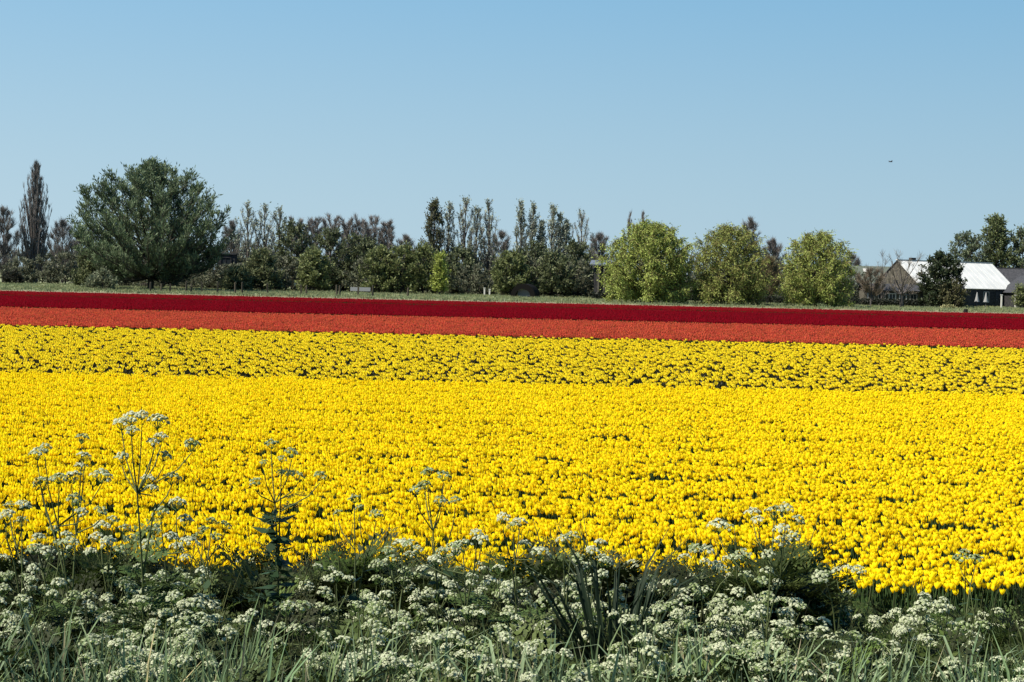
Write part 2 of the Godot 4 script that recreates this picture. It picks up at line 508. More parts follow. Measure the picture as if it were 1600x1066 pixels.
# spec keys: shape, bottom, rise, limbs, sub, twigs, leaves, leaf, col, col2, bark, droop, fork
func tree(called: String, label: String, category: String, px: float, ytop: float, wpx: float, d: float, s: Dictionary, group := "") -> Node3D:
	var top := spot(px, ytop, d)
	var H := top.y
	var W := wpx * d / FOCAL
	var o := thing(called, label, category, Vector3(top.x, 0, -d), 0.0, group)
	var wood := Buf.new()
	var twig := Buf.new()
	var crown := Buf.new()
	var hb: float = H * s.get("bottom", 0.2)
	var bark: Color = s.get("bark", lin(0.05, 0.045, 0.04))
	var twc: Color = s.get("twig", bark)
	var c1: Color = s.get("col", lin(0.06, 0.09, 0.03))
	var c2: Color = s.get("col2", c1)
	var shape: String = s.get("shape", "round")
	var rise: float = s.get("rise", 1.0)
	var droop: float = s.get("droop", 0.0)
	var nl: int = s.get("limbs", 24)
	var ns: int = s.get("sub", 7)
	var nt: int = s.get("twigs", 6)
	var leaf_size: float = s.get("leaf", 0.4)
	var leaf_aspect: float = s.get("aspect", 0.4)
	var per: float = s.get("leaves", 1.0)      # leaves per twig
	var upb: float = s.get("up", 0.4)
	var trunk_r: float = s.get("trunk", 0.018 * H + 0.05)
	var bend := Vector3(R(-0.02, 0.02), 0, R(-0.02, 0.02)) * H
	var tpts: Array[Vector3] = []
	var thmax: float = H * s.get("leader", 0.85)
	for k in 7:
		var f := k / 6.0
		tpts.append(Vector3(0, f * thmax - 0.15, 0) + bend * sin(f * 3.0))
	wood.tube(tpts, trunk_r, trunk_r * 0.12, 6, bark)
	var lump: Array[float] = []
	for k in 12: lump.append(R(0.82, 1.06))
	for k in nl:
		var t := (k + R(0.1, 0.9)) / nl
		t = pow(t, s.get("bias", 0.85))
		var th := k * 2.39996 + R(-0.3, 0.3)
		var rad := profile(shape, t) * W * 0.5 * lump[int(fposmod(th, TAU) / TAU * 11.99)] * R(s.get("inner", 0.62), 1.06)
		var tip := Vector3(cos(th) * rad, hb + t * (H - hb) * 0.97, sin(th) * rad)
		var y0 := clampf(tip.y - rise * rad - R(0.0, 0.08) * H, H * s.get("fork", 0.1), minf(tip.y * 0.97, thmax * 0.98))
		var f0 := clampf((y0 + 0.15) / thmax, 0.0, 1.0)
		var p0 := Vector3(0, y0, 0) + bend * sin(f0 * 3.0)
		var outp := (tip - p0)
		var midp := p0 + outp * 0.5 + Vector3(outp.x, 0, outp.z) * 0.12 - Vector3.UP * (0.06 * outp.length() * (1.0 if droop <= 0.0 else -2.5))
		var limb: Array[Vector3] = []
		for q in 6:
			var f := q / 5.0
			limb.append(p0.lerp(midp, f).lerp(midp.lerp(tip, f), f))
		var lr := maxf(0.02, trunk_r * (0.42 - 0.2 * t))
		wood.tube(limb, lr, 0.015, 4, bark)
		for j in ns:
			var u := R(0.28, 1.0)
			var a := limb[0].lerp(midp, u).lerp(midp.lerp(tip, u), u)
			var dir := (outp.normalized() * 0.7 + Vector3(R(-1, 1), R(-0.6, 0.8) + upb, R(-1, 1)) * 0.8).normalized()
			var sl: float = (0.10 + 0.10 * R(0, 1)) * minf(W, H * 0.6) * s.get("sublen", 1.0) * (1.1 - 0.4 * u)
			var e := a + dir * sl
			if droop > 0.0: e.y -= droop * sl * 0.6
			var mid2 := (a + e) * 0.5 + Vector3(0, 0.08 * sl * (1.0 + 2.0 * droop), 0)
			var sp: Array[Vector3] = [a, mid2, e]
			wood.tube(sp, lr * 0.4 + 0.01, 0.008, 3, twc)
			for q in nt:
				var f := R(0.15, 1.0)
				var b := a.lerp(mid2, f).lerp(mid2.lerp(e, f), f)
				var dd := (dir * 0.8 + Vector3(R(-1, 1), R(-0.8, 1.0) + upb * 0.9, R(-1, 1)) * 0.9)
				if droop > 0.0: dd = Vector3(R(-0.5, 0.5), R(-1.0, 0.35) - droop * 0.6, R(-0.5, 0.5))
				dd = dd.normalized()
				var tl: float = s.get("twiglen", 1.0) * R(0.5, 1.2)
				var e2 := b + dd * tl
				var sd := dd.cross(Vector3(R(-1, 1), R(-1, 1), R(-1, 1))).normalized()
				twig.leaf(b, dd, sd, tl, s.get("twigw", 0.045), twc)
				var cnt := int(per) + (1 if rng.randf() < per - int(per) else 0)
				for m in cnt:
					var g := R(0.1, 1.05)
					var lp := b + dd * (tl * g) + Vector3(R(-1, 1), R(-1, 1), R(-1, 1)) * (leaf_size * 0.35)
					var ld: Vector3 = (dd * s.get("along", 0.8) + Vector3(R(-1, 1), R(-1, 1), R(-1, 1)) * 0.8).normalized()
					var ls: Vector3 = ld.cross(Vector3(R(-1, 1), R(-1, 1), R(-1, 1))).normalized()
					var len_: float = leaf_size * R(0.6, 1.3)
					crown.leaf(lp, ld, ls, len_, len_ * leaf_aspect, c1.lerp(c2, rng.randf()))
	part("trunk", wood.mesh(), M.bark, o)
	if twig.i.size() > 0: part("branches", twig.mesh(), M.bark, o).set_meta("kind", "stuff")
	if crown.i.size() > 0: part("crown", crown.mesh(), M.leaf, o).set_meta("kind", "stuff")
	return o

func spec(base: Dictionary, more := {}) -> Dictionary:
	var s := base.duplicate()
	s.merge(more, true)
	return s

var far_marks := [[60, "the tall slender poplar"], [130, "the small olive tree"], [234, "the largest tree"], [356, "the flat roofed house"], [413, "the slim pale trees"], [490, "the pointed little olive tree"], [563, "the pale board"], [628, "the three light olive trees"], [688, "the yellow green bush"], [740, "the first poplar cluster"], [821, "the arched shelter"], [885, "the second poplar cluster"], [942, "the blue grey roof"], [1019, "the widest willow"], [1142, "the middle willow"], [1200, "the low brownish tree"], [1278, "the smallest willow"], [1362, "the round brown tree"]]
var near_marks := [[10, "the left edge plant"], [112, "the sprawling cow parsley"], [218, "the tallest cow parsley"], [330, "the dull low umbels"], [432, "the tall dark leaved plant"], [556, "the two small dull heads"], [690, "the small grey umbels"], [742, "the dense bright white umbels"], [806, "the two white umbels in the centre"], [884, "the single white umbel"], [962, "the dark spiky plant"], [1100, "the low pale cow parsley"], [1205, "the broad cream cow parsley"], [1310, "the flat row of umbels"], [1420, "the gap without tall plants"], [1512, "the dull head on the right"], [1600, "the right edge"]]

# where a thing stands, told by the nearest landmark
func beside(px: float, marks: Array) -> String:
	var best: Array = marks[0]
	for m in marks:
		if absf(px - m[0]) < absf(px - best[0]): best = m
	var off: float = px - best[0]
	return ("straight below " if absf(off) < 14.0 else "left of " if off < 0.0 else "right of ") + best[1]

func _trees() -> void:
	var bare := {"shape": "round", "bottom": 0.18, "rise": 1.1, "limbs": 34, "sub": 10, "twigs": 26, "inner": 0.4, "leaves": 0.0, "bark": lin(0.065, 0.06, 0.06), "twig": lin(0.12, 0.11, 0.108), "twiglen": 0.9, "twigw": 0.034, "up": 0.7}
	var purple := spec(bare, {"shape": "fan", "bottom": 0.25, "rise": 2.0, "bark": lin(0.08, 0.07, 0.07), "twig": lin(0.145, 0.132, 0.126), "limbs": 26, "twigs": 26, "twigw": 0.042})
	var column := {"shape": "column", "bottom": 0.1, "rise": 4.5, "inner": 0.2, "limbs": 150, "sub": 7, "twigs": 15, "leaves": 0.0, "bark": lin(0.10, 0.09, 0.085), "twig": lin(0.125, 0.118, 0.118), "twiglen": 0.9, "twigw": 0.045, "up": 2.2, "fork": 0.06, "sublen": 1.1, "leader": 0.96}
	var poplar := {"shape": "column", "bottom": 0.28, "rise": 3.0, "limbs": 26, "sub": 7, "twigs": 8, "leaves": 1.0, "leaf": 0.30, "aspect": 0.5, "twigw": 0.035, "col": lin(0.17, 0.205, 0.155), "col2": lin(0.27, 0.30, 0.235), "bark": lin(0.075, 0.07, 0.065), "twig": lin(0.13, 0.125, 0.11), "twiglen": 0.8, "up": 1.2, "fork": 0.22, "leader": 0.95, "sublen": 1.1}
	var olive := {"shape": "dome", "bottom": 0.04, "rise": 0.8, "limbs": 32, "sub": 8, "twigs": 8, "leaves": 2.8, "leaf": 0.38, "aspect": 0.5, "col": lin(0.068, 0.085, 0.042), "col2": lin(0.122, 0.14, 0.07), "twiglen": 0.8, "up": 0.5, "bias": 1.0}
	var bright := spec(olive, {"col": lin(0.085, 0.108, 0.044), "col2": lin(0.145, 0.168, 0.068)})
	var dark := spec(olive, {"shape": "dome", "bottom": 0.06, "col": lin(0.06, 0.078, 0.042), "col2": lin(0.11, 0.13, 0.065), "leaves": 2.4, "limbs": 36})
	var willow := {"shape": "dome", "bottom": 0.02, "rise": 0.65, "limbs": 72, "sub": 10, "twigs": 9, "leaves": 4.6, "leaf": 0.23, "aspect": 0.42, "inner": 0.78, "sublen": 0.85, "col": lin(0.19, 0.25, 0.052), "col2": lin(0.28, 0.335, 0.09), "bark": lin(0.045, 0.04, 0.03), "twig": lin(0.11, 0.10, 0.04), "twiglen": 0.9, "droop": 0.3, "up": 0.2, "bias": 0.95, "along": 1.2}
	var N := "bare trees"

	# far left
	tree("bare_tree", "bare grey tree at the left end of the tree row", "tree", 6, 326, 62, 224, bare)
	tree("columnar_poplar", "tall slender bare poplar, flame shaped, highest at the left end", "tree", 57, 257, 58, 226, column)
	tree("bare_tree", "low bare tree just right of the tall slender poplar", "tree", 98, 347, 58, 236, bare)
	tree("bare_tree", "bare thin tree at the left flank of the big round tree", "tree", 130, 362, 50, 240, bare)
	tree("small_tree", "small olive green tree under the left side of the big round tree", "tree", 148, 396, 62, 188, olive)
	tree("grey_willow", "low grey green willow bush at the field edge under the big tree", "bush", 160, 428, 44, 172, spec(olive, {"col": lin(0.10, 0.12, 0.075), "col2": lin(0.15, 0.17, 0.11), "limbs": 12, "leaf": 0.3}))
	# the big round tree
	var big := {"shape": "round", "inner": 0.84, "bottom": 0.03, "rise": 0.7, "limbs": 150, "sub": 12, "twigs": 9, "leaves": 3.6, "leaf": 0.46, "aspect": 0.28, "col": lin(0.058, 0.09, 0.046), "col2": lin(0.135, 0.18, 0.105), "bark": lin(0.05, 0.048, 0.04), "twiglen": 1.1, "up": 0.9, "bias": 0.95, "along": 1.6, "trunk": 0.42, "sublen": 0.68}
	tree("big_tree", "largest tree, broad and round with silvery green upright shoots", "tree", 237, 259, 242, 183, big)
	tree("low_bush", "olive bush hiding the foot of the dark flat roofed house", "bush", 372, 424, 54, 193, olive)
	tree("bare_tree", "faint bare tree behind the dark flat roofed house", "tree", 362, 348, 44, 240, bare)
	# slim leafing trees right of it
	var k := 0
	for a in [[386, 321, 50, "slim pale leafing tree, first right of the big round tree"], [413, 323, 46, "slim pale leafing tree, second right of the big round tree"], [437, 326, 42, "slim pale leafing tree, third right of the big round tree"]]:
		tree("slim_tree", a[3], "tree", a[0], a[1], a[2], 212, spec(poplar, {"shape": "round", "rise": 2.0, "bottom": 0.2, "leaves": 0.9}))
	# row of bare crowns
	var row := [[468, 341, 44], [493, 338, 42], [520, 337, 42], [545, 341, 40], [566, 338, 40], [586, 338, 44], [606, 346, 40]]
	var ordinal := ["first", "second", "third", "fourth", "fifth", "sixth", "seventh", "eighth", "ninth", "tenth", "eleventh", "twelfth", "thirteenth", "fourteenth", "fifteenth", "sixteenth", "seventeenth"]
	for a in row:
		k += 1
		tree("bare_row_tree", "bare purplish tree, %s from the left of the seven in the even row" % ordinal[k - 1], "tree", a[0], a[1], a[2], 240, purple, "bare trees in an even row behind the green ones")
	tree("round_bare_tree", "rounded brownish bare tree at the right end of the even bare row", "tree", 634, 371, 52, 238, spec(purple, {"shape": "round", "twigs": 22}))
	# green trees before them
	tree("green_tree", "broad dark olive tree before the left end of the bare row", "tree", 458, 352, 78, 206, dark)
	tree("green_tree", "wide dark green tree before the middle of the bare row", "tree", 516, 360, 84, 206, dark)
	tree("green_tree", "dark green tree before the right end of the bare row", "tree", 566, 372, 74, 206, dark)
	tree("green_tree", "little olive tree with a pointed top in front of the dark green trees", "tree", 490, 396, 58, 196, bright)
	tree("green_tree", "low pale green tree nearest the pale board", "tree", 410, 396, 60, 196, olive)
	tree("light_green_tree", "light olive tree just right of the pale board", "tree", 594, 392, 58, 199, bright)
	tree("light_green_tree", "light olive tree, middle of the three right of the pale board", "tree", 628, 386, 72, 199, bright)
	tree("light_green_tree", "light olive tree below the pointed brown tree", "tree", 662, 388, 62, 199, bright)
	tree("pointed_tree", "dense brown green tree with a pointed top, left of the pale poplars", "tree", 679, 318, 66, 214, spec(poplar, {"shape": "cone", "bottom": 0.15, "limbs": 40, "leaves": 2.6, "col": lin(0.05, 0.055, 0.028), "col2": lin(0.09, 0.095, 0.045), "rise": 1.6}))
	tree("bright_bush", "narrow yellow green bush, brightest under the pale poplars", "bush", 688, 400, 24, 194, spec(bright, {"shape": "column", "col": lin(0.19, 0.24, 0.05), "col2": lin(0.28, 0.32, 0.08), "limbs": 14, "leaf": 0.34}))
	# pale poplars
	for a in [[703, 319, 34, "thin pale poplar next to the pointed brown tree"], [728, 311, 46, "highest of the pale grey green poplars"], [746, 326, 36, "pale poplar between the highest one and its forked neighbour"], [763, 314, 44, "pale poplar at the right end of the first poplar cluster"]]:
		tree("pale_poplar", a[3], "tree", a[0], a[1], a[2], 214, spec(poplar, {"leaves": 0.8}))
	tree("green_tree", "dark green tree under the first poplar cluster", "tree", 722, 392, 66, 205, dark)
	tree("bare_tree", "greyish bare tree in the dip between the two poplar clusters", "tree", 783, 364, 60, 238, bare)
	tree("light_green_tree", "rounded light green tree left of the dark arched shelter", "tree", 799, 396, 62, 198, bright)
	for a in [[815, 316, 28, "slender poplar, leftmost of the second cluster"], [834, 320, 28, "slender poplar, second of the second cluster"], [847, 346, 15, "short slim poplar inside the second cluster"], [866, 321, 32, "slender leafy poplar right of the gap in the second cluster"], [876, 337, 20, "slim poplar leaning on its taller neighbour"], [886, 346, 18, "short pointed poplar at the right of the second cluster"]]:
		tree("slender_poplar", a[3], "tree", a[0], a[1], a[2], 212, spec(poplar, {"leaves": 1.3, "limbs": 26, "bottom": 0.22}))
	tree("pale_poplar", "thin almost bare poplar standing alone right of the second cluster", "tree", 909, 330, 44, 216, spec(poplar, {"leaves": 0.35}))
	tree("green_tree", "dark green tree behind the dark arched shelter", "tree", 836, 384, 66, 204, dark)
	tree("light_green_tree", "small light olive tree right of the dark arched shelter", "tree", 866, 400, 64, 198, olive)
	tree("green_tree", "dark tree left of the blue grey roof edge", "tree", 902, 382, 62, 206, dark)
	tree("bare_tree", "grey bare tree above the blue grey roof edge", "tree", 936, 367, 48, 226, bare)
	for a in [[984, 333, 30, "thin bare treetop rising behind the first willow"], [1004, 331, 26, "second thin bare treetop behind the first willow"]]:
		tree("thin_bare_tree", a[3], "tree", a[0], a[1], a[2], 240, spec(column, {"limbs": 22, "twigs": 7, "bottom": 0.3}))
	# willows
	tree("willow", "widest willow, bright yellow green, with its crown down to the grass", "tree", 1019, 343, 160, 163, spec(willow, {"limbs": 120}))
	tree("willow", "duller brownish willow, middle of the three, with dark limbs showing", "tree", 1142, 348, 138, 163, spec(willow, {"leaves": 3.2, "col": lin(0.15, 0.185, 0.048), "col2": lin(0.24, 0.28, 0.078), "limbs": 92}))
	tree("bare_tree", "bare twiggy treetop over the middle willow", "tree", 1172, 343, 52, 228, bare)
	tree("bare_tree", "bare tree in the gap left of the smallest willow", "tree", 1208, 377, 44, 230, bare)
	tree("brown_tree", "low brownish twiggy tree in the gap between the willows", "tree", 1200, 406, 52, 178, spec(bare, {"twig": lin(0.10, 0.085, 0.05), "twigs": 18}))
	tree("willow", "smallest and rightmost willow, lime green on top, dark trunk showing", "tree", 1278, 359, 126, 164, spec(willow, {"leaves": 3.6, "col": lin(0.165, 0.21, 0.048), "col2": lin(0.265, 0.315, 0.085), "limbs": 88}))
	tree("bare_tree", "dark bare tree at the right flank of the smallest willow", "tree", 1330, 402, 50, 222, bare)
	# by the farm
	tree("brown_tree", "small round brown bare tree with a dark trunk before the grey green roof", "tree", 1362, 424, 56, 176, spec(bare, {"bottom": 0.38, "twigs": 20, "twig": lin(0.12, 0.10, 0.08), "limbs": 18, "trunk": 0.13, "twiglen": 0.8}))
	tree("forked_tree", "bare tree with several upright forks before the grey barn gable", "tree", 1412, 391, 78, 176, spec(bare, {"shape": "fan", "bottom": 0.2, "rise": 1.3, "limbs": 16, "sub": 6, "twigs": 6, "twigw": 0.04, "trunk": 0.3, "fork": 0.22, "leader": 0.45, "twig": lin(0.11, 0.10, 0.085)}))
	tree("thin_bare_tree", "thin bare sapling left of the forked tree", "tree", 1380, 396, 26, 186, spec(bare, {"limbs": 10, "sub": 5, "twigs": 6, "twigw": 0.03, "rise": 2.0}))
	tree("evergreen", "dense dark round evergreen in front of the white roof", "tree", 1474, 399, 64, 182, spec(olive, {"shape": "dome", "bottom": 0.0, "inner": 0.85, "limbs": 60, "sub": 8, "leaves": 4.2, "twigs": 6, "leaf": 0.32, "aspect": 0.5, "col": lin(0.018, 0.03, 0.016), "col2": lin(0.045, 0.058, 0.028), "twiglen": 0.6}))
	tree("low_bush", "low brown green bush under the dark evergreen", "bush", 1488, 446, 46, 180, spec(olive, {"limbs": 14, "leaf": 0.28, "col": lin(0.06, 0.06, 0.03), "col2": lin(0.10, 0.10, 0.05)}))
	tree("leafy_tree", "grey green leafy tree behind the left part of the visible white roof", "tree", 1513, 366, 74, 226, spec(dark, {"col": lin(0.06, 0.085, 0.05), "col2": lin(0.12, 0.145, 0.085), "limbs": 50}))
	tree("leafy_tree", "tall pointed green tree, highest behind the white roof", "tree", 1557, 340, 82, 226, spec(dark, {"shape": "cone", "bottom": 0.12, "limbs": 64, "col": lin(0.06, 0.085, 0.04), "col2": lin(0.14, 0.165, 0.07), "rise": 0.8}))
	tree("leafy_tree", "green tree cut by the right edge, behind the slate roof", "tree", 1600, 362, 80, 226, spec(dark, {"col": lin(0.07, 0.095, 0.05), "col2": lin(0.13, 0.155, 0.08), "limbs": 50}))
	tree("low_bush", "small bright green bush before the black gabled shed", "bush", 1595, 452, 22, 186, spec(bright, {"limbs": 10, "leaf": 0.25}))

	# dark shrubs closing the foot of the row
	var protos: Array[Node3D] = []
	var shrub_lab := "dark leafy shrub filling the foot of the tree row"
	var shrub_grp := "dark shrubs under the tree row"
	for q in 4:
		var sp := spec(dark, {"shape": "dome", "bottom": 0.0, "limbs": 22, "sub": 7, "leaves": 3.0, "leaf": 0.36, "col": lin(0.07, 0.08, 0.055), "col2": lin(0.125, 0.135, 0.09), "twiglen": 0.6, "twigs": 5})
		protos.append(tree("dark_shrub", "dark shrub at the foot of the trees, %s" % ["at the left edge", "left of the slender poplar", "right of the slender poplar", "beside the small olive tree"][q], "shrub", 30 + q * 36, 404 - q * 4, 70, 219, sp, shrub_grp))
	var xs := 175.0
	while xs < 1330.0:
		var src: Node3D = protos[rng.randi() % 4]
		var o: Node3D = src.duplicate()
		o.name = numbered("dark_shrub")
		add_child(o)
		var dd := R(198, 212)
		if xs > 960: dd = R(186, 200)
		var p := spot(xs, 450, dd)
		tag(o, "dark shrub at the foot of the trees, %s" % beside(xs, far_marks))
		o.position = Vector3(p.x, 0, -dd)
		o.rotation.y = R(0, TAU)
		o.scale = Vector3(1, R(0.75, 1.15), 1) * R(0.85, 1.1)
		xs += R(20, 28)
	# a small dark bush at the far left
	tree("low_bush", "small black green bush on the meadow at the left edge", "bush", 20, 425, 36, 212, spec(dark, {"shape": "dome", "bottom": 0.0, "limbs": 14, "leaf": 0.3, "leaves": 4.0, "col": lin(0.02, 0.022, 0.018), "col2": lin(0.04, 0.042, 0.03), "twiglen": 0.5}))
	# far-off wood behind everything
	var wood := Buf.new()
	for q in 40000:
		var x := R(-330, 330)
		var z := R(-420, -380)
		var ht := 7.5 + 2.0 * sin(x * 0.05) + 1.2 * sin(x * 0.17 + 1.0)
		var dirv := Vector3(R(-0.5, 0.5), 1, R(-0.5, 0.5)).normalized()
		wood.leaf(Vector3(x, ht * pow(rng.randf(), 0.7), z), dirv, Vector3(1, 0, 0), R(0.8, 1.8), 0.3, lin(0.07, 0.075, 0.065) * R(0.7, 1.3))
	tag(part("distant_woods", wood.mesh(), M.bark, self), "far off line of bare woods behind the tree row", "woods", "", "stuff")

func _small_far_things() -> void:
	# low clipped hedge at the foot of the trees on the right
	var hb := Buf.new()
	var p0 := spot(925, 468, 186.0)
	var p1 := spot(1450, 478, 182.0)
	for q in 9000:
		var f := rng.randf()
		var p := Vector3(lerpf(p0.x, p1.x, f), R(0.02, 0.85), lerpf(p0.z, p1.z, f) + R(-0.45, 0.45))
		var dv := Vector3(R(-1, 1), R(-0.3, 1), R(-1, 1)).normalized()
		hb.leaf(p, dv, dv.cross(Vector3(R(-1, 1), R(-1, 1), R(-1, 1))).normalized(), R(0.2, 0.4), 0.16, lin(0.02, 0.024, 0.018) * R(0.7, 1.5))
	var hedge := thing("low_hedge", "long low almost black hedge between the willows and the farm", "hedge", Vector3.ZERO)
	part("foliage", hb.mesh(), M.leaf, hedge)
	# fence posts
	var post := Buf.new()
	post.box(Basis(), Vector3(0, 0.55, 0), Vector3(0.16, 1.1, 0.16), lin(0.045, 0.04, 0.035))
	post.box(Basis(Vector3(0, 1, 0), 0.6), Vector3(0, 1.12, 0), Vector3(0.12, 0.06, 0.12), lin(0.06, 0.055, 0.05))
	var pm := post.mesh()
	var nth := 0
	var ordinal := ["first", "second", "third", "fourth", "fifth", "sixth", "seventh", "eighth", "ninth", "tenth", "eleventh", "twelfth", "thirteenth", "fourteenth", "fifteenth", "sixteenth", "seventeenth"]
	for x in [236, 252, 268, 291, 298, 313, 334, 364, 382, 418, 472, 477, 527, 532, 557, 583, 637]:
		var p := spot(x, 455, 166.0)
		var fp := part("fence_post", pm, M.bark, self)
		fp.position = Vector3(p.x, 0, -166.0 - R(-2, 2))
		fp.scale = Vector3(1, R(0.8, 1.15), 1)
		fp.rotation = Vector3(R(-0.05, 0.05), R(0, 1.5), R(-0.05, 0.05))
		nth += 1
		tag(fp, "dark wooden fence post behind the red tulips, %s from the left" % ordinal[nth - 1], "post", "fence posts along the meadow edge")
	# pale board on posts
	var p := spot(563, 452, 190.0)
	var board := thing("pale_board", "pale grey horizontal board on dark posts at the meadow edge", "board", Vector3(p.x, 0, -190.0))
	var by := spot(563, 452, 190.0).y
	part("panel", bx(Vector3(0, by, 0), Vector3(2.6, 0.5, 0.08), lin(0.18, 0.19, 0.205)), M.solid, board)
	for s in [-1.0, 1.0]:
		part("post", bx(Vector3(s * 1.1, by * 0.5, -0.1), Vector3(0.14, by + 0.3, 0.1), lin(0.03, 0.03, 0.03)), M.solid, board)
	# white gate posts
	for a in [[757, 449, 6, "taller of two white gate posts under the poplars"], [765, 451, 5, "shorter of two white gate posts under the poplars"]]:
		p = spot(a[0], a[1], 196.0)
		var g := thing("gate_post", a[3], "post", Vector3(p.x, 0, -196.0))
		part("shaft", bx(Vector3(0, p.y * 0.5 - 0.15, 0), Vector3(0.2, p.y, 0.2), lin(0.42, 0.42, 0.40)), M.solid, g)
		part("cap", bx(Vector3(0, p.y * 1.0 - 0.1, 0), Vector3(0.27, 0.08, 0.27), lin(0.55, 0.55, 0.52)), M.solid, g)
	p = spot(463, 444, 198.0)
	var hut := thing("beehive_box", "small white box on a stand among the dark shrubs", "box", Vector3(p.x, 0, -198.0))
	part("case", bx(Vector3(0, p.y, 0), Vector3(0.55, 0.4, 0.45), lin(0.6, 0.6, 0.58)), M.solid, hut)
	part("lid", bx(Vector3(0, p.y + 0.23, 0), Vector3(0.65, 0.07, 0.55), lin(0.5, 0.5, 0.48)), M.solid, hut)
	part("stand", bx(Vector3(0, (p.y - 0.2) * 0.5, 0), Vector3(0.3, p.y - 0.2, 0.3), lin(0.05, 0.05, 0.05)), M.solid, hut)
	# dark arched shelter
	p = spot(821, 458, 190.0)
	var sh := thing("arched_shelter", "dark arched field shelter with a grey opening under the poplars", "shelter", Vector3(p.x, 0, -190.0), -0.25)
	var arch := Buf.new()
	var ring: Array[Vector3] = []
	for q in 13:
		var a := PI * q / 12.0
		ring.append(Vector3(cos(a) * 1.6, pow(sin(a), 0.8) * 1.75, 0))
	for q in 12:
		arch.quad(ring[q] + Vector3(0, 0, 1.4), ring[q] + Vector3(0, 0, -1.4), ring[q + 1] + Vector3(0, 0, -1.4), ring[q + 1] + Vector3(0, 0, 1.4), lin(0.006, 0.006, 0.007))
		arch.quad(ring[q] * 0.62 + Vector3(0, 0, 1.41), ring[q] + Vector3(0, 0, 1.41), ring[q + 1] + Vector3(0, 0, 1.41), ring[q + 1] * 0.62 + Vector3(0, 0, 1.41), lin(0.006, 0.006, 0.007))
	part("cover", arch.mesh(), M.bark, sh)
	part("back_panel", bx(Vector3(0, 0.5, 0.6), Vector3(1.7, 0.95, 0.06), lin(0.14, 0.15, 0.18)), M.solid, sh)
	# pale heap and black stump on the grass before the farm
	p = spot(1482, 477, 172.0)
	var heap := thing("straw_heap", "low pale yellow heap on the grass under the evergreen", "heap", Vector3(p.x, 0, -172.0))
	var hp := Buf.new()
	for q in 500:
		var a := R(0, TAU)
		var r := sqrt(rng.randf())
		var hh := 0.55 * (1.0 - r * r)
		var dv := Vector3(R(-1, 1), R(-0.2, 0.4), R(-1, 1)).normalized()
		hp.leaf(Vector3(cos(a) * r * 1.0, hh * R(0.6, 1.0), sin(a) * r * 0.6), dv, dv.cross(Vector3.UP).normalized(), 0.35, 0.09, lin(0.34, 0.33, 0.17) * R(0.7, 1.1))
	part("straw", hp.mesh(), M.plant, heap)
	p = spot(1509, 485, 150.0)
	var st := Buf.new()
	var sp: Array[Vector3] = [Vector3(0, -0.05, 0), Vector3(0, 0.2, 0), Vector3(0.02, 0.32, 0), Vector3(0.02, 0.36, 0)]
	st.tube(sp, 0.26, 0.16, 9, lin(0.015, 0.014, 0.013))
	st.tube([Vector3(0.02, 0.36, 0), Vector3(0.02, 0.365, 0)] as Array[Vector3], 0.16, 0.001, 9, lin(0.03, 0.028, 0.025))
	var stump := part("tree_stump", st.mesh(), M.bark, self)
	stump.position = Vector3(p.x, 0, -150.0)
	tag(stump, "small black stump alone on the grass before the barn", "stump")
	# garden things before the dark barn wall
	for a in [[1565, 184, "pale slim post before the barn wall near its right end"], [1587, 186, "pale slim post before the black shed"]]:
		p = spot(a[0], 470, a[1])
		var pp := thing("pale_post", a[2], "post", Vector3(p.x, 0, -a[1]))
		part("shaft", bx(Vector3(0, 0.85, 0), Vector3(0.16, 1.7, 0.16), lin(0.42, 0.42, 0.40)), M.solid, pp)
		part("cap", bx(Vector3(0, 1.73, 0), Vector3(0.24, 0.08, 0.24), lin(0.5, 0.5, 0.48)), M.solid, pp)
	for a in [[1527, "left of two closed pale parasols before the dark barn wall"], [1541, "right of two closed pale parasols before the dark barn wall"]]:
		p = spot(a[0], 460, 185.0)
		var um := thing("closed_parasol", a[1], "parasol", Vector3(p.x, 0, -185.0))
		var pole := Buf.new()
		pole.tube([Vector3(0, 0, 0), Vector3(0, 1.9, 0)] as Array[Vector3], 0.04, 0.04, 6, lin(0.1, 0.1, 0.1))
		part("pole", pole.mesh(), M.solid, um)
		var cl := Buf.new()
		cl.tube([Vector3(0, 0.8, 0), Vector3(0, 1.1, 0), Vector3(0, 1.5, 0), Vector3(0, 2.0, 0)] as Array[Vector3], 0.32, 0.05, 8, lin(0.24, 0.25, 0.26))
		part("canopy", cl.mesh(), M.solid, um)
	# the bird
	p = spot(1391.5, 253, 120.0)
	var bird := thing("bird", "tiny dark bird flying alone in the sky on the right", "bird", p, 0.5)
	var bb := Buf.new()
	var bc := lin(0.05, 0.05, 0.055)
	bb.tube([Vector3(-0.17, 0, 0), Vector3(-0.1, 0.0, 0), Vector3(0.02, 0.01, 0), Vector3(0.12, 0.02, 0), Vector3(0.17, 0.03, 0)] as Array[Vector3], 0.025, 0.04, 6, bc)
	bb.tube([Vector3(0.17, 0.03, 0), Vector3(0.2, 0.03, 0), Vector3(0.24, 0.02, 0)] as Array[Vector3], 0.035, 0.004, 6, bc)
	bb.quad(Vector3(-0.15, 0, -0.02), Vector3(-0.15, 0, 0.02), Vector3(-0.28, 0.0, 0.06), Vector3(-0.28, 0.0, -0.06), bc)
	for s in [-1.0, 1.0]:
		bb.quad(Vector3(0.08, 0.02, 0.02 * s), Vector3(-0.06, 0.02, 0.02 * s), Vector3(-0.05, 0.10, 0.2 * s), Vector3(0.07, 0.11, 0.2 * s), bc)
		bb.quad(Vector3(0.07, 0.11, 0.2 * s), Vector3(-0.05, 0.10, 0.2 * s), Vector3(-0.16, 0.08, 0.42 * s), Vector3(-0.10, 0.09, 0.43 * s), bc)
	part("body", bb.mesh(), M.solid, bird)

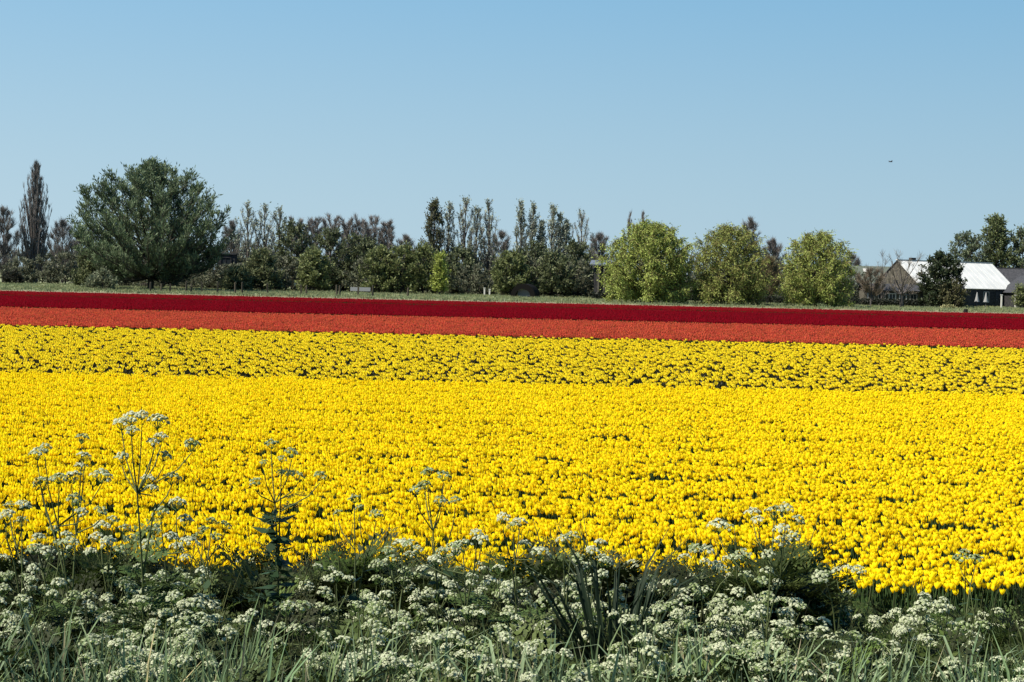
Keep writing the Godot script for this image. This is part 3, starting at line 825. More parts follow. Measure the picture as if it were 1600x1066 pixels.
# ------------------------------------------------------------------ tulips
# one cup of six petals standing at o; fine: rows along the petal
func bloom(b: Buf, o: Vector3, Rb: float, Hb: float, open_: float, turn: float, col: Color, inner: Color, rows: int, cols: int, tilt := Vector3.ZERO) -> void:
	for k in 6:
		var phi := turn + k * PI / 3.0
		var lay := 0.0 if k % 2 == 0 else 1.0
		var s := b.v.size()
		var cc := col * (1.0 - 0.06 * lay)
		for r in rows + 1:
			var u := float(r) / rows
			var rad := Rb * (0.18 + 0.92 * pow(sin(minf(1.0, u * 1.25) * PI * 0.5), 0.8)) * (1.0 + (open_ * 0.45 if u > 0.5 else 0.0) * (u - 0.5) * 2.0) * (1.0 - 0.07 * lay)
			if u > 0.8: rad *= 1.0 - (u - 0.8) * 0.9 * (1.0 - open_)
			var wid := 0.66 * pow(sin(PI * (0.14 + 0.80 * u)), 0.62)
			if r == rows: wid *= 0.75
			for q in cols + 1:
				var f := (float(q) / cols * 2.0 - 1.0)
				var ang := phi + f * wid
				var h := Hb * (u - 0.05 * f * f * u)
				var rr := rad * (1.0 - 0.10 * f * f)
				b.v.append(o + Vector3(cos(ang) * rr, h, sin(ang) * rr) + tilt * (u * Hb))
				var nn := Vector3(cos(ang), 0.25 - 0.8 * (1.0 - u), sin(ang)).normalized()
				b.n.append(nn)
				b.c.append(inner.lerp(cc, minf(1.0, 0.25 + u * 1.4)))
		for r in rows:
			for q in cols:
				var a := s + r * (cols + 1) + q
				var e := a + cols + 1
				b.i.append(a); b.i.append(a + 1); b.i.append(e + 1)
				b.i.append(a); b.i.append(e + 1); b.i.append(e)

func tulip_leaf(b: Buf, o: Vector3, th: float, length: float, wid: float, col: Color, segs: int) -> void:
	var out := Vector3(cos(th), 0, sin(th))
	var pts: Array[Vector3] = []
	for k in segs + 1:
		var f := float(k) / segs
		pts.append(o + out * (0.02 + 0.30 * f * f * length) + Vector3.UP * (length * (f - 0.22 * f * f)))
	b.blade(pts, out.cross(Vector3.UP), wid, col, col * 1.15, 0.35)

func tulip_stem(b: Buf, h: float, lean: Vector3, col: Color, r := 0.0045) -> void:
	b.tube([Vector3.ZERO, lean * 0.4 + Vector3.UP * h * 0.5, lean + Vector3.UP * h] as Array[Vector3], r * 1.2, r, 4, col)

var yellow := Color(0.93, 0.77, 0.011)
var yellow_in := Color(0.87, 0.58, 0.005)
var leafc := Color(0.04, 0.072, 0.026)

func tulip_mesh(col: Color, inner: Color, rows: int, cols: int, Rb: float, Hb: float, stem: float, open_: float, leaves: int, leaf_len: float) -> ArrayMesh:
	var b := Buf.new()
	var lean := Vector3(R(-0.02, 0.02), 0, R(-0.02, 0.02))
	tulip_stem(b, stem, lean, leafc * 1.1)
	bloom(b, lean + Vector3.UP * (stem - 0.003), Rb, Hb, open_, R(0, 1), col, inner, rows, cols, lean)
	for k in leaves:
		tulip_leaf(b, Vector3.ZERO, R(0, TAU), leaf_len * R(0.8, 1.1), 0.045, leafc * R(0.8, 1.2), 3)
	return b.mesh()

func clump_mesh(col: Color, inner: Color, count: int, lx: float, lz: float, Rb: float, Hb: float, stem: float, jitter: float) -> ArrayMesh:
	var b := Buf.new()
	for k in count:
		var o := Vector3(R(-0.5, 0.5) * lx, 0, R(-0.5, 0.5) * lz)
		var h := stem + R(-jitter, jitter)
		b.tube([o, o + Vector3.UP * h] as Array[Vector3], 0.006, 0.005, 3, leafc)
		bloom(b, o + Vector3.UP * (h - 0.003), Rb * R(0.9, 1.1), Hb * R(0.9, 1.1), R(0.0, 0.6), R(0, 1), col * R(0.88, 1.1), inner, 2, 1)
		if k % 2 == 0:
			tulip_leaf(b, o, R(0, TAU), stem * R(0.75, 0.95), 0.06, leafc * R(0.7, 1.2), 2)
	return b.mesh()

func _tulips() -> void:
	# --- the dense yellow bed, 10 to 28 m
	var kinds := 5
	var meshes: Array[ArrayMesh] = []
	for k in kinds:
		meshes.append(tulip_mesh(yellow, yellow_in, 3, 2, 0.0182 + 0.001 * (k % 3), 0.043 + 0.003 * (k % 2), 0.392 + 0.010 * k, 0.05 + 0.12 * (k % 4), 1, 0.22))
	var near: Array = []
	var spots: Array = []
	for k in kinds: spots.append([[] as Array[Transform3D], PackedColorArray()])
	var gaps := FastNoiseLite.new()
	gaps.seed = 9
	gaps.frequency = 0.55
	var z := 10.25
	var bed := 0
	while z < 28.0:
		for rrow in 15:
			var d := z + rrow * 0.085 + R(-0.01, 0.01)
			var half := d * 0.36 + 2.2
			var x := -half
			while x < half:
				x += 0.033 * R(0.7, 1.3)
				var dd := d + R(-0.035, 0.035) + 0.03 * sin(x * 0.6 + bed * 1.7)
				var edge := rrow == 0 or rrow == 11
				var gv := gaps.get_noise_2d(x * 1.4, z * 6.0 + rrow * 0.35)
				if gv > (0.30 if edge else 0.6): continue
				if rrow > 11 and gaps.get_noise_2d(x * 1.6 + bed * 37.0, bed * 11.0 + 3.0) < 0.16: continue
				if rng.randf() < 0.015: continue
				var hs := R(0.89, 1.06) * (1.0 + 0.06 * gaps.get_noise_2d(x * 2.0, d * 2.0))
				var t := Transform3D(Basis(Vector3.UP, R(0, TAU)) * Basis.from_scale(Vector3(R(0.85, 1.15), hs, R(0.85, 1.15))), Vector3(x, 0.004, -dd))
				t.basis = Basis(Vector3(1, 0, 0), R(-0.13, 0.13)) * Basis(Vector3(0, 0, 1), R(-0.13, 0.13)) * t.basis
				near.append([dd * dd + x * x, t])
		z += 0.085 * 11 + R(0.36, 0.42)
		bed += 1
	# the 300 that show largest become things
	near.sort_custom(func(a, b): return a[0] < b[0])
	var chosen: Array[Transform3D] = []
	for a in near:
		var t: Transform3D = a[1]
		var dz := -t.origin.z
		var base_px := 800.0 + t.origin.x / dz * FOCAL
		var y_px := 434.0 + (EYE - 0.43) / dz * FOCAL + (base_px - 800.0) * ROLL
		var cover := 842.0 if base_px < 1290.0 else 915.0
		if chosen.size() < 300 and base_px > 4 and base_px < 1596 and y_px < cover:
			chosen.append(t)
		else:
			var kk := rng.randi() % kinds
			spots[kk][0].append(t)
			var g := R(0.84, 1.07)
			spots[kk][1].append(Color(g, g * R(0.90, 1.04), g))
	# one joined object: the five cups share one MultiMesh each, under one node
	var mass := Node3D.new()
	mass.name = numbered("yellow_tulips")
	add_child(mass)
	tag(mass, "dense bed of bright yellow tulips behind the verge", "tulips", "", "stuff")
	_mass(mass, meshes, spots)
	# single tulips
	var protos: Array[Node3D] = []
	for k in 4:
		var b := Buf.new()
		var lean := Vector3(R(-0.015, 0.015), 0, R(-0.015, 0.015))
		var o := Node3D.new()
		var h := 0.365 + 0.014 * k
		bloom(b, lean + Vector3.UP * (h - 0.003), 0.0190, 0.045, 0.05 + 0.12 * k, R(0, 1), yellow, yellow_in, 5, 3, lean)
		part("bloom", b.mesh(), M.petal, o)
		b = Buf.new()
		tulip_stem(b, h, lean, leafc * 1.1)
		part("stem", b.mesh(), M.plant, o)
		for q in 2:
			b = Buf.new()
			tulip_leaf(b, Vector3.ZERO, q * 2.8 + R(0, 1), 0.30 * R(0.8, 1.1), 0.05, leafc * R(0.8, 1.2), 5)
			part("leaf", b.mesh(), M.plant, o)
		protos.append(o)
	for k in chosen.size():
		var o: Node3D = protos[k % 4].duplicate()
		o.name = numbered("yellow_tulip")
		add_child(o)
		o.transform = chosen[k]
		var tx: float = 800.0 + chosen[k].origin.x / -chosen[k].origin.z * FOCAL
		tag(o, "yellow tulip at the front of the bed, %s" % beside(tx, near_marks).replace("straight below", "behind"), "tulip", "yellow tulips along the front of the bed")
	for o in protos: o.free()

	# --- the sparser yellow bed, 29 to 51 m
	meshes = []
	spots = []
	var usual := leafc
	leafc = Color(0.026, 0.028, 0.012)
	for k in 4:
		meshes.append(tulip_mesh(Color(0.94, 0.76, 0.025), Color(0.84, 0.58, 0.01), 2, 2, 0.034, 0.062, 0.37 + 0.02 * k, 0.5, 2, 0.36))
		spots.append([[] as Array[Transform3D], PackedColorArray()])
	z = 29.2
	while z < 50.5:
		for rrow in 5:
			var d := z + rrow * 0.21
			var half := d * 0.36 + 2.2
			var x := -half
			while x < half:
				x += 0.10 * R(0.6, 1.4)
				if gaps.get_noise_2d(x * 4.0, d * 4.0) > 0.10 or rng.randf() < 0.07: continue
				var kk := rng.randi() % 4
				spots[kk][0].append(Transform3D(Basis(Vector3.UP, R(0, TAU)) * Basis.from_scale(Vector3(1.1, R(0.84, 1.10), 1.1)), Vector3(x, 0.004, -d - R(-0.05, 0.05))))
				var g := R(0.85, 1.05)
				spots[kk][1].append(Color(g, g * R(0.95, 1.03), g))
		z += 1.3
	leafc = usual
	mass = Node3D.new()
	mass.name = numbered("lemon_tulips")
	add_child(mass)
	tag(mass, "looser bed of lemon yellow tulips with dark leaves showing between", "tulips", "", "stuff")
	_mass(mass, meshes, spots)

	# --- orange and red beds, in tufts of several flowers
	_bed("orange_tulips", "band of orange tulips between the yellow and the red", Color(0.57, 0.10, 0.052), Color(0.60, 0.075, 0.014), 53.4, 74.0, 6, 0.42, 0.20, 0.43)
	_bed("red_tulips", "wide band of deep red tulips behind the orange", Color(0.26, 0.003, 0.012), Color(0.25, 0.002, 0.006), 77.2, 105.0, 9, 0.55, 0.26, 0.43)
	_bed("far_red_tulips", "thin far strip of red tulips along the meadow", Color(0.30, 0.008, 0.014), Color(0.30, 0.004, 0.008), 110.0, 123.0, 9, 0.6, 0.26, 0.43)

func _mass(parent: Node3D, meshes: Array[ArrayMesh], spots: Array) -> void:
	for k in meshes.size():
		var mm := MultiMesh.new()
		mm.transform_format = MultiMesh.TRANSFORM_3D
		mm.use_colors = true
		mm.mesh = meshes[k]
		var xf: Array[Transform3D] = spots[k][0]
		var tint: PackedColorArray = spots[k][1]
		mm.instance_count = xf.size()
		for q in xf.size():
			mm.set_instance_transform(q, xf[q])
			mm.set_instance_color(q, tint[q])
		var o := MultiMeshInstance3D.new()
		o.name = "flowers"
		o.multimesh = mm
		o.material_override = M.petal
		o.set_meta("kind", "stuff")
		parent.add_child(o, true)

func _bed(called: String, label: String, col: Color, inner: Color, d0: float, d1: float, count: int, lx: float, lz: float, stem: float) -> void:
	var meshes: Array[ArrayMesh] = []
	var spots: Array = []
	for k in 4:
		meshes.append(clump_mesh(col, inner, count, lx, lz, 0.032, 0.07, stem - 0.06, 0.045))
		spots.append([[] as Array[Transform3D], PackedColorArray()])
	var d := d0
	var rowi := 0
	while d < d1:
		var half := d * 0.37 + 1.0
		var x := -half
		while x < half:
			x += lx * R(0.85, 1.0)
			var kk := rng.randi() % 4
			spots[kk][0].append(Transform3D(Basis(Vector3.UP, PI * float(rng.randi() % 2) + R(-0.15, 0.15)) * Basis.from_scale(Vector3(1, R(0.94, 1.05), 1)), Vector3(x, 0.004, -d - R(-0.06, 0.06))))
			var g := R(0.74, 1.16)
			spots[kk][1].append(Color(g, g * R(0.75, 1.25), g))
		rowi += 1
		d += lz * (1.0 if rowi % 4 else 2.2)
	var mass := Node3D.new()
	mass.name = numbered(called)
	add_child(mass)
	tag(mass, label, "tulips", "", "stuff")
	_mass(mass, meshes, spots)

# ------------------------------------------------------------------ verge
var umbels: Array = []      # [rays mesh, flower mesh]

func make_umbel(rad: float, dome: float, nray: int, white: float) -> Array:
	var g := Buf.new()
	var w := Buf.new()
	var green := lin(0.10, 0.17, 0.05)
	var foot := Vector3(0, -rad * 0.9, 0)
	for k in nray:
		var a := k * 2.39996 + R(-0.2, 0.2)
		var r := rad * sqrt((k + 0.5) / nray)
		var fall := (r / rad) * (r / rad)
		var tip := Vector3(cos(a) * r, dome * (1.0 - fall) - 0.004 + R(-0.004, 0.003), sin(a) * r)
		g.tube([foot, foot.lerp(tip, 0.5) + Vector3(cos(a), 0, sin(a)) * r * 0.15, tip] as Array[Vector3], 0.0012, 0.0007, 3, green)
		var up := (Vector3(cos(a) * r / rad * 0.8, 1, sin(a) * r / rad * 0.8)).normalized()
		var ur := rad * R(0.20, 0.28)
		for q in 17:
			var th := R(0, TAU)
			var rf := sqrt(rng.randf())
			var side := up.cross(Vector3(cos(th), 0.1, sin(th))).normalized()
			var fwd := side.cross(up)
			var nrm := (up + fwd * rf * 1.1).normalized()
			var c := tip + fwd * (rf * ur) + up * (ur * 0.6 * (1.0 - rf * rf)) + up * R(-0.001, 0.001)
			var sz := R(0.0030, 0.0048)
			var tone := lin(0.125, 0.18, 0.055).lerp(lin(0.46, 0.49, 0.36), clampf(R(-0.35, 0.6) + white, 0.0, 1.0))
			var tx := side * sz
			var ty := (nrm.cross(side)).normalized() * sz
			w.quad(c - tx - ty * 0.4, c - ty, c + tx + ty * 0.3, c + ty, tone)
			if q % 3 == 0:
				g.tri(tip - up * ur * 0.4, c - up * 0.002 + side * 0.001, c - up * 0.002 - side * 0.001, lin(0.16, 0.22, 0.08))
	return [g.mesh(), w.mesh()]

func frond(b: Buf, o: Vector3, dir: Vector3, length: float, col: Color) -> void:
	# a ferny leaf: midrib with pairs of leaflets, each of small teeth
	var side := dir.cross(Vector3.UP).normalized()
	var up := side.cross(dir).normalized()
	var tip := o + dir * length - Vector3.UP * length * 0.25
	var mid := (o + tip) * 0.5 + up * length * 0.12
	b.tube([o, mid, tip] as Array[Vector3], 0.0022, 0.0008, 3, col * 0.9)
	for k in 7:
		var f := 0.2 + 0.12 * k
		var p := o.lerp(mid, f).lerp(mid.lerp(tip, f), f)
		var ll := length * 0.42 * (1.05 - f) + 0.015
		for s in [-1.0, 1.0]:
			var ld: Vector3 = (side * s * 0.9 + dir * 0.55 + up * R(-0.25, 0.2)).normalized()
			var n2 := ld.cross(up).normalized()
			for q in 3:
				var g := 0.15 + 0.3 * q
				for s2 in [-1.0, 1.0]:
					var td: Vector3 = (ld + n2 * s2 * 0.8 + up * R(-0.3, 0.3)).normalized()
					b.leaf(p + ld * ll * g, td, td.cross(up).normalized(), ll * 0.42 * (1.15 - g), ll * 0.2, col * R(0.75, 1.2))
			b.leaf(p + ld * ll * 0.75, ld, n2, ll * 0.35, ll * 0.16, col * R(0.8, 1.2))

# stems run from the root over a fork to each umbel; tips are local points
func parsley(o: Node3D, tips: Array[Vector3], fork: float, leafy: int, col: Color, size := 1.0, dull := false) -> void:
	var st := Buf.new()
	var centre := Vector3.ZERO
	for t in tips: centre += t / tips.size()
	var f1 := Vector3(centre.x * 0.35, fork, centre.z * 0.35)
	var stem_c := lin(0.075, 0.10, 0.04)
	st.tube([Vector3(0, -0.05, 0), f1 * 0.5 + Vector3(0.008, 0, 0), f1] as Array[Vector3], 0.0055, 0.0042, 5, stem_c)
	# two or three main arms, tips hang on the nearest one
	var arms: Array[Vector3] = []
	var narm := 3 if tips.size() > 5 else 2
	for k in narm:
		var t := tips[int(float(k) / narm * tips.size())]
		arms.append(f1.lerp(t, 0.5) + Vector3.UP * 0.02)
	for a in arms:
		st.tube([f1, f1.lerp(a, 0.55) + Vector3(0, 0.012, 0), a] as Array[Vector3], 0.0035, 0.0026, 4, stem_c)
	var lf := Buf.new()
	for t in tips:
		var best := f1
		for a in arms:
			if a.y < t.y - 0.02 and a.distance_to(t) < best.distance_to(t): best = a
		var foot := t - Vector3.UP * 0.03
		var mid := best.lerp(foot, 0.55) + Vector3(t.x - best.x, 0, t.z - best.z) * 0.18
		st.tube([best, mid, foot] as Array[Vector3], 0.0026, 0.0016, 4, stem_c)
		var u: Array = umbels[rng.randi() % (umbels.size() - 2) + (2 if not dull else 0)] if not dull else umbels[rng.randi() % 2]
		var m := part("umbel", u[0], M.plant, o)
		m.position = t
		var axis := Vector3(t.x - best.x, 0, t.z - best.z)
		m.basis = Basis(Vector3(R(-0.3, 0.3), 0, R(-0.3, 0.3)).normalized() if axis.length() < 0.01 else Vector3.UP.cross(axis).normalized(), R(0.05, 0.45)) * Basis(Vector3.UP, R(0, TAU)) * Basis.from_scale(Vector3.ONE * size * R(0.7, 1.2))
		part("flower_cluster", u[1], M.blossom, m)
	for k in (leafy * 2 if dull else 0):
		var f := R(0.15, 1.0)
		var arm: Vector3 = arms[rng.randi() % arms.size()]
		var at_ := f1 * (f * 1.6) if f < 0.6 else f1.lerp(arm, (f - 0.6) * 2.4)
		var th2 := R(0, TAU)
		var ldir := Vector3(cos(th2), R(-0.7, 0.5), sin(th2)).normalized()
		var ll := R(0.06, 0.12) * (1.25 - 0.5 * f)
		var sd := ldir.cross(Vector3(R(-0.4, 0.4), 1, R(-0.4, 0.4))).normalized()
		lf.leaf(at_, ldir, sd, ll, ll * 0.42, col * R(0.7, 1.5))
	for k in (leafy if not dull else leafy / 6):
		var th := R(0, TAU)
		var y := fork * (R(0.1, 1.1) if not dull else R(0.15, 1.75))
		frond(lf, Vector3(f1.x * y / fork, y, f1.z * y / fork), Vector3(cos(th), R(0.1, 0.6), sin(th)).normalized(), R(0.16, 0.28) * maxf(0.4, 1.2 - 0.5 * y / fork), col * R(0.8, 1.2))
	part("stem", st.mesh(), M.plant, o)
	if leafy > 0: part("foliage", lf.mesh(), M.plant, o)

func root_at(px: float, d: float) -> Vector3:
	var p := spot(px, 900, d)
	return Vector3(p.x, bank(d), -d)

func _verge() -> void:
	var green := lin(0.05, 0.08, 0.024)
	umbels = [make_umbel(0.026, 0.014, 10, 0.0), make_umbel(0.030, 0.016, 11, 0.1)]
	for k in 6:
		umbels.append(make_umbel(0.030 + 0.003 * (k % 3), 0.018 + 0.004 * (k % 2), 12 + k % 3, 0.15 + 0.12 * k))

	# the tall plants that stand out against the yellow, umbel by umbel (pixels of the photograph give their directions, the depth their distance)
	var tall := [
		[218, 5.2, "tallest cow parsley, its many white umbels high over the yellow tulips", false, 0.50, 30, [[205, 652], [222, 648], [190, 660], [247, 656], [206, 672], [252, 682], [240, 690], [190, 714], [258, 712], [300, 694], [232, 748], [268, 746], [238, 762]]],
		[112, 5.3, "sprawling cow parsley with flat umbels left of the tallest one", false, 0.42, 24, [[70, 700], [58, 708], [128, 684], [132, 712], [126, 728], [92, 746], [112, 744], [160, 742], [66, 754], [128, 800], [158, 798], [118, 780], [108, 848]]],
		[170, 5.7, "feathery cow parsley filling the space between the sprawling and the tallest plant", false, 0.55, 26, [[150, 838], [176, 812], [168, 846], [196, 826], [140, 862], [186, 860], [206, 842], [158, 822]]],
		[262, 5.6, "feathery cow parsley right of the tallest one, its umbels half hidden", false, 0.55, 26, [[252, 800], [276, 786], [290, 812], [240, 826], [268, 838], [296, 846], [230, 850]]],
		[76, 5.6, "leafy cow parsley under the sprawling one near the left edge", false, 0.55, 24, [[60, 840], [84, 826], [92, 850], [70, 862], [104, 836], [50, 858]]],
		[620, 5.5, "cow parsley with a cream head left of the dense white umbels", false, 0.6, 16, [[606, 860], [628, 850], [640, 866], [612, 876], [652, 858]]],
		[920, 5.6, "cow parsley with pale heads on the left flank of the dark spiky plant", false, 0.6, 16, [[902, 872], [926, 860], [938, 848], [912, 884], [944, 874]]],
		[42, 5.3, "small cow parsley with three umbels at the left edge", false, 0.5, 6, [[8, 804], [36, 788], [34, 814], [14, 790]]],
		[432, 5.6, "tall dark leaved plant with small dull umbels, alone against the yellow", true, 0.55, 64, [[424, 692], [456, 706], [412, 722], [466, 742], [440, 716], [500, 742], [398, 752]]],
		[330, 5.8, "cow parsley with dull umbels between the tallest one and the dark leaved plant", true, 0.6, 8, [[318, 826], [338, 838], [308, 836], [352, 820], [330, 812]]],
		[556, 5.8, "thin stemmed cow parsley with two small dull heads", true, 0.5, 5, [[554, 778], [562, 792], [588, 802], [528, 800]]],
		[690, 5.7, "cow parsley with small grey umbels in the middle of the verge", true, 0.5, 10, [[668, 736], [694, 742], [664, 756], [690, 782], [712, 780], [650, 764]]],
		[742, 5.3, "bright white cow parsley left of centre with dense flat umbels", false, 0.6, 24, [[690, 862], [708, 856], [724, 850], [745, 832], [752, 842], [680, 874], [640, 850]]],
		[806, 5.4, "cow parsley with two white umbels just above the green in the centre", false, 0.6, 8, [[786, 808], [812, 814], [802, 822], [820, 850], [846, 862]]],
		[884, 5.4, "single white umbel on a stem left of the dark spiky plant", false, 0.6, 5, [[880, 842], [894, 838]]],
		[1205, 5.2, "broad cow parsley, tallest on the right, with a bank of cream umbels", false, 0.5, 34, [[1122, 820], [1140, 824], [1176, 800], [1184, 812], [1210, 800], [1228, 794], [1248, 812], [1222, 826], [1240, 838], [1222, 846], [1200, 866], [1160, 868]]],
		[1100, 5.6, "low cow parsley left of the broad one on the right", false, 0.6, 9, [[1086, 856], [1104, 860], [1150, 872], [1070, 870], [1120, 884]]],
		[1310, 5.4, "cow parsley with a flat row of umbels at the dip on the right", false, 0.6, 9, [[1292, 896], [1308, 892], [1326, 888], [1342, 890], [1280, 902]]],
		[1512, 5.8, "thin dark stemmed plant with one dull head on the right", true, 0.6, 4, [[1508, 862], [1524, 872], [1500, 872]]],
	]
	for a in tall:
		var d: float = a[1]
		var root := root_at(a[0], d)
		var o := thing("cow_parsley", a[2], "cow parsley", root)
		var tips: Array[Vector3] = []
		var ymax := 0.0
		for q in a[6]:
			var p := spot(q[0], q[1], d + R(-0.16, 0.16)) - root
			tips.append(p)
			ymax = maxf(ymax, p.y)
		parsley(o, tips, ymax * a[4], a[5], green if not a[3] else lin(0.022, 0.042, 0.02), 0.92, a[3])

	# the mass of ordinary plants
	var protos: Array[Node3D] = []
	for k in 10:
		var o := Node3D.new()
		var tips: Array[Vector3] = []
		var n := 12 + k % 6
		for q in n:
			var a := q * 2.39996 + R(-0.4, 0.4)
			var r := 0.20 * sqrt((q + 0.5) / n) * R(0.8, 1.2)
			tips.append(Vector3(cos(a) * r, 0.62 - 0.9 * r + R(-0.20, 0.06), sin(a) * r))
		parsley(o, tips, 0.30, 9, green * R(0.6, 1.1), 0.76 + 0.045 * (k % 5), false)
		protos.append(o)
	var zones := [
		[-50, 330, "cream flowered cow parsley in the thick of the verge, left part", "cow parsley on the left of the verge"],
		[330, 600, "sparse flowered cow parsley in the dark green left of the centre", "cow parsley left of the centre"],
		[600, 940, "cream flowered cow parsley massed in the centre of the verge", "cow parsley in the centre of the verge"],
		[940, 1290, "pale cow parsley massed below the broad tall one on the right", "cow parsley right of the centre"],
		[1290, 1650, "cow parsley low in the verge at the right end", "cow parsley on the right of the verge"],
	]
	var dens := [38, 13, 46, 44, 30]
	for zi in 5:
		for k in dens[zi]:
			var d := lerpf(4.2, 7.2, pow((k + R(0, 1)) / dens[zi], 1.0))
			var px := R(zones[zi][0], zones[zi][1])
			var root := root_at(px, d)
			var o: Node3D = protos[rng.randi() % 10].duplicate()
			o.name = numbered("cow_parsley")
			add_child(o)
			var full := clampf(remap(d, 4.2, 5.4, 0.74, 1.0), 0.7, 1.0)
			if zi == 4: full *= 0.85 if d > 5.4 else 1.0
			o.transform = Transform3D(Basis(Vector3.UP, R(0, TAU)) * Basis.from_scale(Vector3(lerpf(1.0, full, 0.4), full * R(0.82, 1.06) * (1.0 if d < 6.0 or zi == 4 else 1.14), lerpf(1.0, full, 0.4))), root)
			var rowname := "Front row" if d < 4.9 else "Second row" if d < 5.6 else "Third row" if d < 6.4 else "Back row"
			tag(o, "%s cow parsley in the verge, %s" % [rowname, beside(px, near_marks)], "cow parsley", "cow parsley massed in the verge")
	for o in protos: o.free()

	# dark spiky plant
	var root := root_at(962, 5.3)
	var sp := thing("spiky_plant", "dark plant with a sheaf of pointed leaves in the centre of the verge", "plant", root)
	for k in 80:
		var a := R(0, TAU)
		var out := Vector3(cos(a), 0, sin(a))
		var ln := R(0.35, 0.84)
		var spread := R(0.05, 0.6)
		var b := Buf.new()
		var foot := out * 0.05
		b.blade([foot, foot + out * spread * 0.22 * ln + Vector3.UP * ln * 0.5, foot + out * spread * 0.55 * ln + Vector3.UP * ln * 0.8, foot + out * spread * 1.1 * ln + Vector3.UP * ln * (1.02 - 0.2 * spread)] as Array[Vector3], out.cross(Vector3.UP).rotated(Vector3.UP, R(-0.9, 0.9)), 0.015, lin(0.010, 0.018, 0.011), lin(0.022, 0.036, 0.020), 0.3)
		part("leaf", b.mesh(), M.plant, sp)

	# ground cover: ferny leaves
	var fmesh: Array[ArrayMesh] = []
	for k in 5:
		var b := Buf.new()
		for q in 7:
			var th := q * 2.4 + R(-0.4, 0.4)
			frond(b, Vector3(R(-0.03, 0.03), R(0.0, 0.12), R(-0.03, 0.03)), Vector3(cos(th), R(0.3, 1.3), sin(th)).normalized(), R(0.20, 0.36), lin(0.072, 0.105, 0.028) * R(0.6, 1.3))
		for q in 2:
			var lean := Vector3(R(-0.12, 0.12), 0, R(-0.12, 0.12))
			var hh := R(0.18, 0.36)
			var pale := R(0.6, 2.6)
			b.tube([lean * 0.3, lean + Vector3.UP * hh * 0.6, lean * 1.8 + Vector3.UP * hh] as Array[Vector3], 0.0025, 0.0015, 3, lin(0.07, 0.085, 0.035) * pale)
		fmesh.append(b.mesh())
	var sets: Array = []
	for k in 5: sets.append([[] as Array[Transform3D], PackedColorArray()])
	for k in 4300:
		var d := R(4.0, 8.6)
		var x := R(-1.0, 1.0) * (0.36 * d + 1.6)
		var kk := rng.randi() % 5
		var high := R(0.7, 1.5) * clampf(remap(d, 4.0, 5.6, 0.7, 1.0), 0.7, 1.0)
		var lift := R(0.0, 0.18)
		if d > 6.2 and x / d < 0.21: lift = R(0.0, 0.44)
		sets[kk][0].append(Transform3D(Basis(Vector3.UP, R(0, TAU)) * Basis.from_scale(Vector3(1, high, 1)), Vector3(x, bank(d) + lift, -d)))
		var g := 0.14 + 0.78 * pow(rng.randf(), 1.9)
		sets[kk][1].append(Color(g, g * R(0.95, 1.1), g))
	var cover := Node3D.new()
	cover.name = numbered("verge_undergrowth")
	add_child(cover)
	tag(cover, "dark ferny undergrowth filling the verge between the cow parsley", "undergrowth", "", "stuff")
	_mass2(cover, "leaves", fmesh, sets)

	# grass
	var gm: Array[ArrayMesh] = []
	for k in 5:
		var b := Buf.new()
		for q in 16:
			var a := R(0, TAU)
			var out := Vector3(cos(a), 0, sin(a))
			var ln := R(0.28, 0.62)
			var foot := out * R(0, 0.07)
			var bend := R(0.05, 0.5)
			b.blade([foot, foot + out * ln * bend * 0.15 + Vector3.UP * ln * 0.4, foot + out * ln * bend * 0.5 + Vector3.UP * ln * 0.75, foot + out * ln * bend + Vector3.UP * ln * (1.0 - bend * 0.25)] as Array[Vector3], out.cross(Vector3.UP).rotated(Vector3.UP, R(-0.7, 0.7)), R(0.006, 0.011), lin(0.05, 0.085, 0.035) if q % 8 else lin(0.20, 0.18, 0.10), lin(0.145, 0.205, 0.105) if q % 8 else lin(0.30, 0.28, 0.17), 0.25)
		gm.append(b.mesh())
	sets = []
	for k in 5: sets.append([[] as Array[Transform3D], PackedColorArray()])
	for k in 800:
		var d := R(4.0, 4.8) if k % 5 else R(5.4, 9.4)
		var kk := rng.randi() % 5
		var sc := R(0.5, 0.95) * (1.0 if d < 5.4 else 0.7)
		sets[kk][0].append(Transform3D(Basis(Vector3.UP, R(0, TAU)) * Basis.from_scale(Vector3(1, sc, 1)), Vector3(R(-1.0, 1.0) * (0.36 * d + 1.6), bank(d), -d)))
		var g := R(0.7, 1.25)
		sets[kk][1].append(Color(g * R(0.9, 1.1), g, g * R(0.9, 1.15)))
	var grass := Node3D.new()
	grass.name = numbered("verge_grass")
	add_child(grass)
	tag(grass, "blue green grass of the verge at the foot of the cow parsley", "grass", "", "stuff")
	_mass2(grass, "blades", gm, sets)

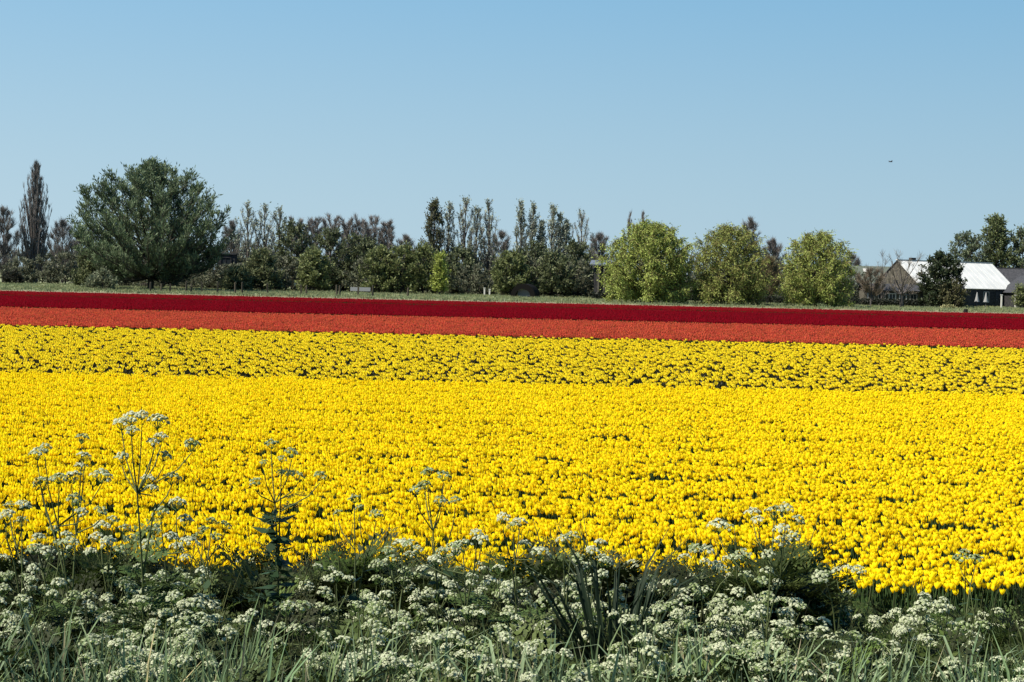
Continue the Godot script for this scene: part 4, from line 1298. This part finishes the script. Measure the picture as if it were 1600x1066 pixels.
	# broad grass tufts along the near edge, leaf by leaf
	var tufts := [
		[28, 4.4, "pale broad grass tuft at the left bottom corner"], [270, 4.5, "upright broad grass tuft below the tallest cow parsley"],
		[395, 4.5, "slanting pale grass tuft below the dark leaved plant"], [545, 4.4, "bent broad grass tuft left of the centre"],
		[690, 4.6, "dark broad grass tuft under the bright white cow parsley"], [800, 4.4, "wide pale grass leaf tuft at the bottom of the centre"],
		[838, 4.7, "tall grass tuft with a twisted pale leaf in the centre"], [935, 4.4, "grass tuft under the dark spiky plant"],
		[1035, 4.5, "bright slender grass tuft right of the spiky plant"], [1180, 4.5, "arched grass tuft under the broad cow parsley"],
		[1340, 4.4, "grass tuft at the bottom under the flat row of umbels"], [1545, 4.5, "slanting pale grass tuft at the bottom right"],
	]
	for a in tufts:
		var o := thing("grass_tuft", a[2], "grass tuft", root_at(a[0], a[1]))
		for q in 11:
			var th := R(0, TAU)
			var out := Vector3(cos(th), 0, sin(th))
			var ln := R(0.32, 0.56)
			var bend := R(0.05, 0.55)
			var foot := out * R(0, 0.05)
			var b := Buf.new()
			b.blade([foot, foot + out * ln * bend * 0.12 + Vector3.UP * ln * 0.35, foot + out * ln * bend * 0.4 + Vector3.UP * ln * 0.68, foot + out * ln * bend * 0.8 + Vector3.UP * ln * 0.88, foot + out * ln * bend * 1.25 + Vector3.UP * ln * (1.0 - bend * 0.3)] as Array[Vector3], out.cross(Vector3.UP).rotated(Vector3.UP, R(-0.8, 0.8)), R(0.010, 0.018), lin(0.08, 0.13, 0.06), lin(0.22, 0.29, 0.17) * R(0.8, 1.2), 0.3)
			part("leaf_blade", b.mesh(), M.plant, o)

func _mass2(parent: Node3D, called: String, meshes: Array[ArrayMesh], sets: Array) -> void:
	for k in meshes.size():
		var mm := MultiMesh.new()
		mm.transform_format = MultiMesh.TRANSFORM_3D
		mm.use_colors = true
		mm.mesh = meshes[k]
		var xf: Array[Transform3D] = sets[k][0]
		var tint: PackedColorArray = sets[k][1]
		mm.instance_count = xf.size()
		for q in xf.size():
			mm.set_instance_transform(q, xf[q])
			mm.set_instance_color(q, tint[q])
		var o := MultiMeshInstance3D.new()
		o.name = called
		o.multimesh = mm
		o.material_override = M.plant
		o.set_meta("kind", "stuff")
		parent.add_child(o, true)
